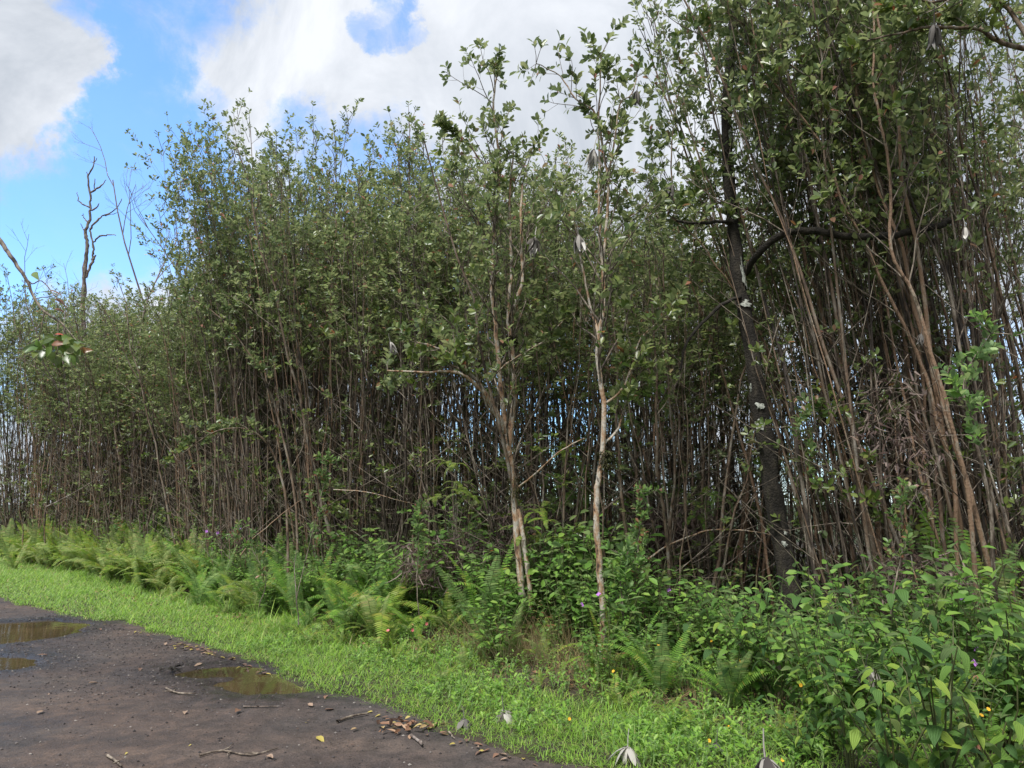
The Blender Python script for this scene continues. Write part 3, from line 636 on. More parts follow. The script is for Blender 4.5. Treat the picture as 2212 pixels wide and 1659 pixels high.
# ------------------------------------------------------------------ hero trees
def smooth_path(P, n=4):
    P = np.asarray(P, float); out = []
    for i in range(len(P) - 1):
        p0 = P[max(i - 1, 0)]; p1 = P[i]; p2 = P[i + 1]; p3 = P[min(i + 2, len(P) - 1)]
        for k in range(n):
            t = k / n; out.append(.5 * ((2 * p1) + (-p0 + p2) * t + (2 * p0 - 5 * p1 + 4 * p2 - p3) * t * t + (-p0 + 3 * p1 - 3 * p2 + p3) * t ** 3))
    out.append(P[-1]); return np.array(out)
def hero(name, label, cat, limbs, bark, crown_specs, seed, leafL=.085, leaf='guava', twigmat='twig', group=None, knobs=0.003, tm=T6, leaves_name='leaves', extra=None, rough_amt=.0):
    """limbs: list of (part name, [(px, py, Y)...], r0, r1); crown_specs: (limb index, from, to, count, length, shoots, leaves per shoot)"""
    g = np.random.default_rng(seed); paths = []
    first = [A(*q) if len(q) == 3 else np.array(q[:3]) for q in limbs[0][1]]
    base = first[0].copy(); base[2] = min(base[2], ground_h(base[0], base[1]))
    root = empty(name, base, label, cat, group)
    for nm, pts, r0, r1 in limbs:
        P = smooth_path([A(*q) if len(q) == 3 else np.array(q[:3]) for q in pts]); P = P + g.normal(size=P.shape) * knobs
        rad = np.linspace(r0, r1, len(P)) * (1 + g.normal(size=len(P)) * rough_amt)
        m = MB(); m.tube(P, rad, 9 if r0 > .03 else 6)
        paths.append((P, rad)); link(nm, m.mesh(nm, [M[bark]], origin=base), root)
    pl = Plant(g, leafL, leafL * .56)
    for li, f0, f1, cnt, L, nsh, nl in crown_specs:
        P, rad = paths[li]; nn = len(P)
        for j in range(cnt):
            f = f0 + (f1 - f0) * (j + g.random()) / cnt; x = min(f * (nn - 1), nn - 1.01); i = int(x); b = P[i] + (P[i + 1] - P[i]) * (x - i)
            ax = unit(P[i + 1] - P[i]); d = unit(ax * (.8 + .6 * g.random()) + rperp(ax, g) * (.6 + .5 * g.random()) + np.array([0, 0, .15]))
            pl.branch(b, d, L * (.6 + .6 * g.random()) * (1.15 - .6 * f), min(rad[i] * .5, .012), nsh, nl, sides=4)
        if f1 >= .95:
            for j in range(3): pl.shoot(P[-1], unit(P[-1] - P[-2] + rperp(ax, g) * .4), .22, .005, nl + 2)
    if crown_specs:
        cr = pl.w; pl.leaf_mb(cr, tm, 1)
        link('crown', cr.mesh('crown', [M[twigmat], M[leaf]], origin=base), root)
    return root, paths

Y1 = 7.9
T1 = hero('guava_tree', 'pale forked guava tree with twin stems at the foot and a mossy collar', 'tree', [
    ('trunk', [(1137, 1420, Y1), (1133, 1326, Y1), (1126, 1271, Y1), (1120, 1198, Y1), (1115, 1143, Y1), (1111, 1088, Y1), (1104, 1000, Y1), (1096, 945, Y1), (1080, 810, Y1), (1071, 700, Y1), (1062, 620, Y1), (1066, 545, Y1), (1067, 477, Y1), (1080, 367, Y1), (1066, 240, Y1), (1072, 170, Y1)], .044, .011),
    ('second_stem', [(1158, 1425, Y1 - .05), (1153, 1352, Y1 - .05), (1146, 1289, Y1 - .05), (1141, 1234, Y1 - .05), (1130, 1161, Y1 - .02), (1119, 1100, Y1)], .030, .026),
    ('fork', [(1098, 975, Y1), (1102, 940, Y1), (1109, 883, Y1), (1111, 828, Y1), (1106, 736, Y1), (1098, 695, Y1), (1104, 600, Y1), (1103, 520, Y1), (1100, 440, Y1), (1110, 330, Y1 + .1)], .036, .011),
    ('fork', [(1101, 690, Y1), (1112, 665, Y1 - .1), (1128, 610, Y1 - .1), (1128, 553, Y1 - .1), (1125, 477, Y1 - .1), (1128, 400, Y1)], .026, .014),
    ('limb', [(1092, 935, Y1), (1064, 883, Y1 - .1), (1042, 846, Y1 - .2), (990, 806, Y1 - .3), (910, 804, Y1 - .3), (836, 800, Y1 - .3)], .030, .008),
    ('limb', [(1090, 925, Y1), (1050, 850, Y1 - .1), (1000, 790, Y1 - .2), (955, 755, Y1 - .3), (900, 740, Y1 - .4)], .028, .008),
    ('limb', [(1112, 1060, Y1), (1150, 1030, Y1 - .2), (1185, 995, Y1 - .3), (1225, 965, Y1 - .4), (1262, 948, Y1 - .4)], .012, .005),
    ('limb', [(1077, 800, Y1), (1120, 770, Y1 - .2), (1170, 740, Y1 - .2), (1220, 690, Y1 - .2)], .014, .006),
    ('limb', [(1080, 380, Y1), (1040, 350, Y1), (1010, 310, Y1), (960, 300, Y1)], .014, .006)], 'bark_p',
    [(0, .38, .78, 13, 1.5, 5, 4), (0, .78, 1, 13, 1.1, 5, 5), (2, .35, 1, 12, 1.4, 5, 4), (3, .4, 1, 8, 1.2, 5, 4), (4, .3, 1, 7, .5, 4, 5), (5, .3, 1, 7, .6, 5, 6), (7, .3, 1, 5, .5, 4, 5), (8, .2, 1, 6, .6, 5, 6), (2, .15, .45, 4, .5, 3, 4)], 21, leafL=.09, knobs=.004)
Y2 = 6.85
T2h = hero('guava_tree', 'pale crooked single-trunk guava tree with an orange foot rising from dry grass', 'tree', [
    ('trunk', [(1296, 1475, Y2), (1302, 1418, Y2), (1304, 1344, Y2), (1298, 1271, Y2), (1293, 1198, Y2), (1289, 1124, Y2), (1289, 1066, Y2), (1292, 1037, Y2), (1302, 975, Y2), (1304, 883, Y2), (1298, 828, Y2), (1291, 773, Y2), (1293, 718, Y2), (1302, 681, Y2), (1304, 626, Y2), (1303, 560, Y2), (1311, 477, Y2), (1313, 385, Y2), (1302, 330, Y2), (1296, 275, Y2)], .037, .011),
    ('limb', [(1296, 275, Y2), (1280, 238, Y2), (1243, 213, Y2), (1210, 165, Y2), (1159, 136, Y2 - .1)], .014, .005),
    ('limb', [(1305, 590, Y2), (1297, 530, Y2), (1294, 440, Y2), (1295, 348, Y2), (1293, 260, Y2), (1296, 190, Y2), (1298, 120, Y2)], .020, .005),
    ('limb', [(1311, 400, Y2), (1325, 320, Y2), (1339, 227, Y2), (1364, 205, Y2), (1376, 165, Y2)], .012, .005),
    ('limb', [(1292, 720, Y2), (1275, 660, Y2 + .1), (1262, 600, Y2 + .1), (1250, 530, Y2 + .1), (1238, 460, Y2)], .016, .006),
    ('limb', [(1310, 870, Y2), (1345, 840, Y2), (1368, 780, Y2), (1385, 730, Y2), (1430, 690, Y2)], .013, .005),
    ('limb', [(1304, 960, Y2), (1336, 925, Y2 + .1), (1352, 870, Y2 + .1), (1365, 800, Y2 + .1)], .014, .007)], 'bark_p',
    [(1, .15, 1, 7, .5, 3, 3), (2, .4, 1, 10, .6, 4, 4), (3, .3, 1, 7, .6, 3, 3), (0, .8, 1, 7, 1.0, 4, 4), (4, .3, 1, 7, .9, 4, 4), (5, .3, 1, 6, .7, 4, 4), (0, .5, .8, 11, 1.4, 4, 4), (2, .0, .4, 5, .9, 4, 4), (6, .3, 1, 6, .6, 5, 5)], 22, leafL=.092, knobs=.003)
# moss collars
def moss(parent, P, r, hgt, seed):
    g = np.random.default_rng(seed); n = 260; a = g.random(n) * 6.28; z = g.random(n) * hgt
    c = np.array(P)[None] + np.column_stack([r * np.cos(a), r * np.sin(a), z]); d = np.column_stack([np.cos(a), np.sin(a), -.8 + .6 * g.random(n)])
    m = MB(); m.leaves(c, d, np.tile([0, 0, 1.], (n, 1)), .03 + .05 * g.random(n), .012, T2); base = parent.location
    link('moss', m.mesh('moss', [M['moss']], origin=base), parent)
moss(T1[0], A(1109, 1075, Y1), .045, .22, 1); moss(T2h[0], A(1310, 1010, Y2), .04, .16, 2); moss(T1[0], A(1106, 745, Y1), .03, .12, 3)

Y3 = 7.3
D0 = hero('rainforest_tree', 'big black mossy trunk with white lichen patches, leaning back behind the shrubs', 'tree', [
    ('trunk', [(1712, 1330, Y3), (1700, 1240, Y3), (1687, 1161, Y3), (1669, 1066, Y3), (1654, 956, Y3), (1640, 883, Y3), (1625, 773, Y3), (1606, 663, Y3), (1592, 587, Y3), (1583, 477, Y3), (1568, 275, Y3), (1579, 110, Y3), (1592, 0, Y3), (1603, -160, Y3)], .108, .047),
    ('bough', [(1610, 590, Y3), (1640, 545, Y3 - .3), (1695, 503, Y3 - .5), (1760, 500, Y3 - .6), (1841, 510, Y3 - .7), (1915, 510, Y3 - .8), (1988, 497, Y3 - .9), (2030, 487, Y3 - .9), (2050, 476, Y3 - .9)], .040, .030),
    ('bough', [(1588, 480, Y3), (1548, 479, Y3 - .2), (1500, 482, Y3 - .3), (1462, 480, Y3 - .4)], .022, .014),
    ('bough', [(1612, 640, Y3), (1570, 652, Y3 - .2), (1519, 697, Y3 - .3), (1480, 747, Y3 - .4), (1470, 800, Y3 - .4)], .02, .012)], 'bark_black', [], 23, knobs=.006, rough_amt=.05)
P0, R0 = D0[1][0]
def lichen(px, py, w, h, seed):
    # a crust that hugs the round trunk
    g = np.random.default_rng(seed); c = A(px, py, Y3); i = int(np.argmin(abs(P0[:, 2] - c[2]))); ctr = P0[i]; rr = R0[i] * 1.07 + .006
    tdir = unit(P0[min(i + 1, len(P0) - 1)] - P0[max(i - 1, 0)]); n = 18
    a0 = math.asin(max(-.9, min(.9, (c[0] - ctr[0]) / rr))); V = []; rings = (0, .5, 1)
    for q in rings:
        for k in range(n):
            a = k * 6.2832 / n; k2 = q * (1 + (.35 * g.normal() if q == 1 else 0)); da = k2 * w / F * Y3 / 2 * math.cos(a) / rr; dz = k2 * h / F * Y3 / 2 * math.sin(a)
            th = a0 + da; rad_ = rr + .004 * (1 - q); V.append(ctr + tdir * (dz + (c[2] - ctr[2])) + np.array([math.sin(th) * rad_, -math.cos(th) * rad_, 0]))
    f = []
    for ri in range(2):
        for k in range(n): f.append((ri * n + k, ri * n + (k + 1) % n, (ri + 1) * n + (k + 1) % n, (ri + 1) * n + k))
    m = MB(); m.add(V, f); link('lichen_patch', m.mesh('lichen_patch', [M['lichen']], origin=D0[0].location), D0[0])
for k, (x, y, w, h) in enumerate([(1636, 881, 20, 16), (1635, 920, 19, 22), (1605, 600, 16, 60), (1606, 660, 20, 22), (1622, 785, 7, 6), (1616, 838, 8, 14), (1577, 300, 12, 30), (1690, 1150, 8, 9), (1688, 1172, 10, 12)]):
    lichen(x, y, w, h, k)

# leaning stems on the right
RS = [
    ([(1905, 1240), (1893, 1103), (1871, 1030), (1852, 920), (1841, 894), (1826, 828), (1805, 758), (1783, 711), (1768, 645), (1742, 571), (1725, 500), (1690, 440), (1668, 340), (1640, 270)], 7.3, .047, .016, 'thickest orange-barked guava stem leaning across in front of the shaded thicket'),
    ([(1880, 1250), (1868, 1100), (1858, 1000), (1850, 935), (1836, 880)], 7.35, .038, .03, 'short straight orange stem pressed against the thickest leaning stem'),
    ([(1840, 1180), (1826, 993), (1797, 912), (1764, 824), (1750, 788), (1717, 689), (1676, 615), (1636, 553), (1600, 480), (1560, 440), (1500, 420)], 7.6, .030, .01, 'slim golden guava stem kinked midway, left of the thickest leaning stem'),
    ([(1775, 1220), (1764, 1161), (1753, 1066), (1728, 967), (1717, 901), (1702, 846), (1658, 755), (1629, 692), (1577, 612), (1544, 571), (1510, 520), (1450, 470)], 7.4, .026, .009, 'slim reddish guava stem curving up beside the black trunk'),
    ([(1960, 1250), (1945, 1050), (1933, 920), (1911, 802), (1900, 736), (1911, 663), (1874, 553), (1850, 480), (1800, 400), (1770, 330), (1740, 240)], 7.1, .040, .014, 'guava stem carrying a dark mossy clump halfway up'),
    ([(2010, 1240), (1999, 1030), (1981, 920), (1962, 791), (1951, 700), (1933, 608), (1918, 553), (1900, 480), (1880, 380), (1850, 250), (1830, 150), (1815, 40)], 6.9, .036, .012, 'upright tan guava stem just right of the mossy clump'),
    ([(2045, 1230), (2030, 1090), (2010, 883), (2003, 791), (1970, 663), (1944, 600), (1930, 520), (1905, 400), (1870, 300), (1800, 200), (1720, 150), (1640, 80), (1560, 20)], 6.6, .034, .01, 'long red-brown guava stem arching far over towards the black trunk'),
    ([(2070, 1230), (2061, 1030), (2032, 938), (1999, 810), (1955, 707), (1896, 590), (1867, 517), (1820, 440), (1790, 340), (1745, 270), (1690, 200), (1640, 130), (1620, 20)], 6.4, .032, .01, 'tan guava stem forking high up over the shrubs'),
    ([(2110, 1290), (2090, 1060), (2050, 900), (2010, 760), (1975, 640), (1925, 540), (1925, 430), (1915, 330), (1890, 200), (1888, 60), (1880, -60)], 6.0, .034, .012, 'straight guava stem reaching out of the picture top near the corner'),
    ([(2150, 1300), (2140, 1100), (2110, 960), (2080, 800), (2050, 620), (2000, 500), (1960, 400), (1950, 250), (1945, 100), (1930, -50)], 6.2, .030, .01, 'dark guava stem at the picture edge leaning over the ferns'),
    ([(1660, 1230), (1640, 1100), (1600, 950), (1560, 800), (1525, 700), (1490, 600), (1462, 480), (1450, 360), (1455, 260), (1470, 180)], 8.0, .028, .009, 'thin guava stem rising on the far side of the black trunk'),
    ([(1790, 1200), (1782, 1000), (1772, 800), (1762, 600), (1745, 420), (1738, 300), (1745, 180), (1752, 60), (1765, -40)], 7.8, .030, .01, 'tall upright guava stem just right of the black trunk')]
for k, (pts, Y, r0, r1, lab) in enumerate(RS):
    nL = len(pts); full = k != 1
    P = [(x, y, Y + .35 * (1 - i / nL)) for i, (x, y) in enumerate(pts)]
    b = A(*P[0]); foot = (b[0] + .06, b[1] + .05, ground_h(b[0], b[1]) - .05, 0)
    spec = [(0, .4, .75, 9, 1.1, 5, 4), (0, .72, 1, 14, 1.0, 7, 4)] if full else []
    h_, pp = hero('guava_tree', lab, 'tree', [('trunk', [foot] + P, r0 * .70, r1 * .75)], ('bark_o', 'bark', 'bark_o', 'bark_o', 'bark_d')[k % 5], spec, 40 + k, leafL=.092, knobs=.004)
    if k == 4: moss(h_, A(1901, 720, Y + .1) + np.array([0, 0, -.1]), .06, .42, 9)

for k in range(13):
    px_ = 1890 + 27 * k + g2.normal() * 8; Y_ = 6.9 + 1.5 * g2.random(); q_ = A(px_, 1200, Y_); ln_ = -.07 - .10 * g2.random(); kk = int(g2.integers(12))
    e = place(FRONT[kk], q_[0], q_[1], 7.6 + 1.6 * g2.random(), 0, (0, 0), '%s-leaning foremost %s-stemmed tree with %s bark, %s' % ('strongly' if ln_ < -.12 else 'slightly', ('eight', 'nine', 'ten')[kk % 3], BK[kk % 6], next(l for w_, l in LAND if px_ < w_)), 'leaning guava trees behind the shrubs', sxy=.9 + .3 * g2.random())
    e.rotation_mode = 'QUATERNION'; e.rotation_quaternion = Quaternion((0, 1, 0), ln_) @ Quaternion((0, 0, 1), g2.random() * 6.28)

# top-right overhanging bough, held by a tree just outside the frame
hero('guava_tree', 'dark bough overhanging the top corner with large leaves', 'tree', [
    ('trunk', [(4.9, 5.3, -.05, 0), (4.85, 5.3, 2.0, 0), (4.7, 5.35, 3.6, 0), (4.55, 5.4, 4.9, 0)], .06, .035),
    ('bough', [(4.6, 5.4, 4.2, 0), (2240, 112, 5.6), (2212, 106, 5.6), (2153, 88, 5.6), (2116, 62, 5.6), (2061, 59, 5.6), (2003, 59, 5.6), (1951, 70, 5.6), (1880, 86, 5.6)], .028, .008),
    ('bough', [(4.55, 5.4, 4.9, 0), (2180, 20, 5.5), (2100, -10, 5.5), (2010, 5, 5.5), (1960, -20, 5.5)], .022, .008)], 'bark', [(1, .3, 1, 12, .5, 5, 6), (2, .2, 1, 9, .5, 5, 6), (0, .6, 1, 6, .8, 5, 6)], 61, leafL=.085)

# dead trees beyond the left thicket
YD = 19.5
hero('dead_tree', 'leafless gnarled dead tree with bare broken branches above the left thicket', 'dead tree', [
    ('trunk', [(178, 1120, YD), (180, 900, YD), (180, 700, YD), (181, 618, YD), (183, 590, YD), (187, 550, YD), (189, 530, YD), (185, 510, YD), (186, 494, YD), (194, 475, YD), (194, 450, YD), (196, 422, YD), (191, 381, YD), (202, 359, YD), (204, 338, YD)], .075, .014),
    ('stem', [(186, 600, YD), (196, 575, YD), (200, 556, YD), (202, 540, YD), (199, 516, YD), (194, 495, YD)], .038, .024),
    ('branch', [(195, 418, YD), (208, 408, YD), (220, 400, YD), (229, 388, YD)], .035, .01), ('branch', [(203, 408, YD), (205, 395, YD), (204, 385, YD)], .018, .01),
    ('branch', [(194, 448, YD), (178, 440, YD), (169, 432, YD), (166, 414, YD)], .025, .008), ('branch', [(194, 495, YD), (207, 478, YD), (222, 468, YD), (249, 453, YD), (264, 429, YD)], .035, .008),
    ('branch', [(200, 524, YD), (216, 511, YD), (232, 507, YD), (251, 508, YD)], .03, .01), ('branch', [(189, 480, YD), (180, 470, YD), (178, 460, YD)], .022, .008),
    ('branch', [(186, 502, YD), (178, 494, YD), (175, 484, YD)], .022, .008), ('branch', [(228, 465, YD), (245, 463, YD), (256, 459, YD)], .015, .006), ('branch', [(196, 455, YD), (208, 448, YD), (214, 440, YD)], .03, .012),
    ('branch', [(191, 381, YD), (187, 370, YD)], .018, .008), ('branch', [(203, 350, YD), (211, 341, YD)], .014, .006), ('branch', [(200, 560, YD), (208, 552, YD)], .04, .015)], 'dead', [], 71, knobs=.011, rough_amt=.12)
def bare(name, label, base, seed, h, lean, mat='deadpink', r0=.05, group=None):
    g = np.random.default_rng(seed); root = empty(name, base, label, 'dead tree', group); m = MB(); tw = MB()
    def rec(p, d, L, r, dep, mb):
        n = 5; pts = [p]; q = p; dd = d
        for k in range(n - 1): dd = unit(dd + g.normal(size=3) * .12 + np.array([0, 0, .05])); q = q + dd * L / (n - 1); pts.append(q)
        mb.tube(pts, np.linspace(r, r * .55, n), 5 if dep < 1 else 3)
        if dep >= 5 or r < .0025: return
        for k in range(3 if dep else 4):
            f = .35 + .65 * (k + g.random()) / 3; x = min(f * (n - 1), n - 1.01); i = int(x); b = pts[i] + (np.array(pts[i + 1]) - pts[i]) * (x - i)
            rec(b, unit(dd * 1.1 + rperp(dd, g) * .7), L * (.36 + .16 * g.random()), r * .5, dep + 1, tw)
    rec(np.zeros(3), unit([lean, 0, 1]), h * .62, r0, 0, m)
    rec(np.zeros(3) + np.array([.05, 0, h * .3]), unit([lean + .3, 0, 1]), h * .5, r0 * .7, 1, m)
    link('trunk', m.mesh('trunk', [M[mat]]), root); link('twigs', tw.mesh('twigs', [M[mat]]), root)
b = A(300, 1120, 17.5); bare('dead_tree', 'fine-twigged pinkish dead tree against blue sky beside the tall clump', (b[0], b[1], 0), 5, 10.4, .03, r0=.05)
b = A(277, 1120, 18.5); bare('dead_tree', 'smaller faint bare tree between the gnarled dead tree and the pinkish one', (b[0], b[1], 0), 8, 8.6, .0, r0=.035)

# ------------------------------------------------------------------ foreground twig hanging in from the left, each leaf a part
def leaf_mesh(name, mat, L=.1, W=.055, droop=.25, fold=.12, seed=0, nseg=5):
    v = []; uv = []
    for i in range(nseg + 1):
        u = i / nseg; w = W / 2 * (math.sin(math.pi * min(u * 1.0, 1)) ** .75 if 0 < i < nseg else 0.0) * (1.05 - .35 * u + .25 * (u < .45))
        z = -droop * L * u ** 2
        for sgn in (-1, 0, 1): v.append((u * L, sgn * w, z + abs(sgn) * fold * W * (1 if 0 < i < nseg else 0))); uv.append((.5 + .5 * sgn, u))
    f = []
    for i in range(nseg):
        a = i * 3
        for k in (0, 1): f.append((a + k, a + 3 + k, a + 4 + k, a + 1 + k))
    m = MB(); m.add(v, f, 0, uv); return m.mesh(name, [mat], uv=True)
from mathutils import Matrix
def aim(o, p, d, nrm, s=1.0):
    d = Vector(d).normalized(); nn = Vector(nrm); y = nn.cross(d)
    if y.length < 1e-4: y = Vector((0, 1, 0))
    y.normalize(); z = d.cross(y)
    m3 = Matrix((d, y, z)).transposed(); o.location = Vector(p); o.rotation_euler = m3.to_euler(); o.scale = (s, s, s)
g3 = np.random.default_rng(5)
TW = [leaf_mesh('twig_leaf', M['guava'], .1, .05, .2), leaf_mesh('twig_leaf', M['young'], .09, .048, .35), leaf_mesh('twig_leaf', M['guava'], .085, .045, .1)]
root, pth = hero('guava_tree', 'bare branch hanging in at the left edge, ending in a tuft with one red leaf', 'tree', [
    ('trunk', [(-5.9, -.6, -.05, 0), (-6.5, .8, 2.4, 0), (-6.4, 2.8, 3.9, 0), (-5.7, 4.6, 4.5, 0), (-130, 400, 5.6), (-60, 455, 5.7), (0, 520, 5.8), (22, 552, 5.8), (42, 582, 5.8), (60, 610, 5.8), (75, 645, 5.8), (95, 672, 5.8), (135, 700, 5.8), (140, 722, 5.8)], .03, .006),
    ('twig', [(55, 600, 5.8), (70, 613, 5.8), (90, 607, 5.8), (120, 640, 5.8), (150, 670, 5.8)], .006, .003),
    ('twig', [(75, 645, 5.8), (110, 640, 5.8), (135, 632, 5.8)], .005, .002),
    ('twig', [(95, 672, 5.8), (90, 710, 5.8), (80, 740, 5.8)], .005, .002), ('twig', [(135, 700, 5.8), (165, 735, 5.75), (185, 745, 5.7)], .005, .002), ('twig', [(125, 695, 5.8), (125, 745, 5.75), (120, 775, 5.7)], .005, .002)], 'twig', [], 81, knobs=.002)
bl = Vector(root.location)
def put_leaf(parent, meshes, p, d, nrm, s, name='leaf', k=None):
    o = bpy.data.objects.new(name, meshes[g3.integers(len(meshes)) if k is None else k]); COL.objects.link(o); o.parent = parent
    aim(o, Vector(p) - Vector(parent.location), d, nrm, s); return o
for k in range(80):
    a = g3.random() * 6.28; q = A(124 + 64 * math.cos(a) * g3.random() ** .5, 752 + 28 * math.sin(a) * g3.random() ** .5, 5.75 + .1 * g3.normal())
    c = A(122, 735, 5.75); d = unit(q - c + g3.normal(size=3) * .08 + np.array([0, 0, .02])); put_leaf(root, TW, q - d * .04, d, (g3.normal() * .5, -1.3, .5 + g3.normal() * .4), 1.0 + .35 * g3.random(), k=(0, 2, 0, 2, 1)[g3.integers(5)])
for x, y in ((112, 632), (118, 645), (135, 640), (125, 655), (145, 665), (125, 675), (115, 668), (72, 588)):
    put_leaf(root, TW, A(x, y, 5.8), (g3.normal(), g3.normal(), g3.normal() * .4), (g3.normal() * .4, -.5, 1), .9 + .3 * g3.random())
red = plain('red_leaf', (.35, .05, .03), .5); RL = [leaf_mesh('red_leaf', red, .07, .03)]
tag(put_leaf(root, RL, A(118, 722, 5.68), (1, 0, .1), (0, -.6, 1), 1), label='red dying leaf in the hanging tuft')

# ------------------------------------------------------------------ hanging and fallen dried leaves (large lobed leaves, grey and curled)
def lobe(L, W, curl, seed, mat):
    g = np.random.default_rng(seed); v = []; n = 6
    for i in range(n + 1):
        u = i / n; w = W * (.25 + math.sin(math.pi * min(1, u * .95 + .05)) ** .8) * (0.9 if i < n else .25)
        x = L * (u - .35 * curl * u ** 2); z = -L * curl * u ** 1.7
        for sg in (-1, 0, 1): v.append((x, sg * w * .5, z - abs(sg) * w * .35 + g.normal() * .003))
    f = []
    for i in range(n):
        for k in (0, 1): a = i * 3 + k; f.append((a, a + 3, a + 4, a + 1))
    m = MB(); m.add(v, f); return m.mesh('lobe', [mat], smooth=True)
LB = {m_: [lobe(.20, .030, c, k, M[m_]) for k, c in enumerate((.7, .9, 1.1, .5))] for m_ in ('grey', 'greydark')}
stk = MB(); stk.tube([(0, 0, -.01), (.005, .0, .06), (.02, 0, .14)], [.006, .005, .004], 5)
STALK = {m_: stk.mesh('stalk', [M[m_]]) for m_ in ('grey', 'greydark')}
def dried(loc, size, label, mat='grey', steep=1.0, tilt=(0, 0), n=16, name='dried_leaf', seed=0, hang=False):
    g = np.random.default_rng(seed + 900)
    e = empty(name, loc, label, 'dried leaf', 'large grey dried lobed leaves', rot=(tilt[0], tilt[1], g.random() * 6.28), scale=(size, size, size))
    for k in range(n):
        o = link('lobe', LB[mat][k % 4], e); a = k * 6.283 / n + g.normal() * .12; o.rotation_euler = (g.normal() * .3, (.45 + .5 * g.random()) if hang else steep * (.1 + .5 * g.random()), a); o.scale = (.8 + .35 * g.random(), (.8 + .6 * g.random()) * (1 if hang else 1.8), 1)
    link('stalk', STALK[mat], e); return e
for k, (x, y, Y, sz, mt, lab) in enumerate([
    (1156, 514, 7.7, .85, 'grey', 'grey dried leaf hanging mid-height between the two pale trees, left of its twin'),
    (1249, 506, 6.8, .72, 'grey', 'grey dried leaf hooked on a dark limb of the crooked pale tree, at mid-height'),
    (1283, 322, 6.8, .78, 'grey', 'dark grey dried leaf hanging near the top of the crooked pale tree'),
    (1376, 195, 6.8, .6, 'greydark', 'blackish dried leaf against white sky, on the right limb of the crooked tree'),
    (1637, 735, 8.2, .68, 'grey', 'cream dried leaf dangling in front of the black trunk'),
    (843, 738, 7.5, .5, 'grey', 'small pale dried leaf at the end of the long bare limb of the forked tree'),
    (1450, 395, 7.6, .75, 'greydark', 'dark dried leaf caught among crowns left of the black trunk'),
    (2018, 50, 5.6, .75, 'greydark', 'dark dried leaf hanging from the bough at the top corner'),
    (1700, 490, 7.6, .5, 'grey', 'small grey dried leaf lying on the curved black bough'),
    (1795, 490, 7.4, .4, 'grey', 'grey dried scrap near the middle of the curved black bough'),
    (1640, 300, 7.4, .55, 'greydark', 'dried leaf in the crown over the upper black trunk'),
    (2085, 490, 6.2, .5, 'grey', 'pale dried leaf near the broken end of the curved bough'),
    (1990, 720, 6.4, .4, 'greydark', 'dusky dried leaf lodged among leaning stems under the mossy clump')]):
    p = A(x, y, Y - .45); dried(p, sz * 1.2, lab, mt, 1.0, (g3.normal() * .2, g3.normal() * .2), seed=k, hang=True)
for k, (x, y, z, sz, mt, st, lab) in enumerate([
    (1088, 1536, .10, .78, 'grey', .75, 'black-and-white curled dried leaf in the grass near the road, right of the ragged one'),
    (1003, 1552, .08, .60, 'greydark', .5, 'ragged grey dried leaf in the grass at the road edge'),
    (1356, 1612, .12, .72, 'grey', .7, 'pale dried leaf half hidden behind a grass tuft'),
    (1652, 1636, .30, 1.0, 'grey', 1.5, 'large cream dried leaf standing like a tent with its stalk upright'),
    (1345, 1388, .28, .85, 'grey', 1.1, 'grey dried leaf slumped against plants beside the crooked tree foot'),
    (1862, 1213, .95, .55, 'grey', .6, 'pale dried leaf resting on low plants at the foot of the leaning stems'),
    (1548, 1605, .10, .6, 'greydark', .5, 'black shrivelled leaf on the verge left of the tent-shaped one'),
    (960, 1360, .10, .5, 'grey', .5, 'whitish dried leaf at the border of ferns and grass'),
    (1760, 1390, .55, .6, 'greydark', .6, 'dim dried leaf sunk among the broad-leaved shrubs'),
    (1870, 1440, .5, .7, 'grey', 1.2, 'pale dried leaf glimpsed through the broad-leaved shrubs')]):
    p = G(x, y, z); dried(p, sz, lab, mt, st, (g3.normal() * .2, g3.normal() * .2), seed=30 + k, n=13)

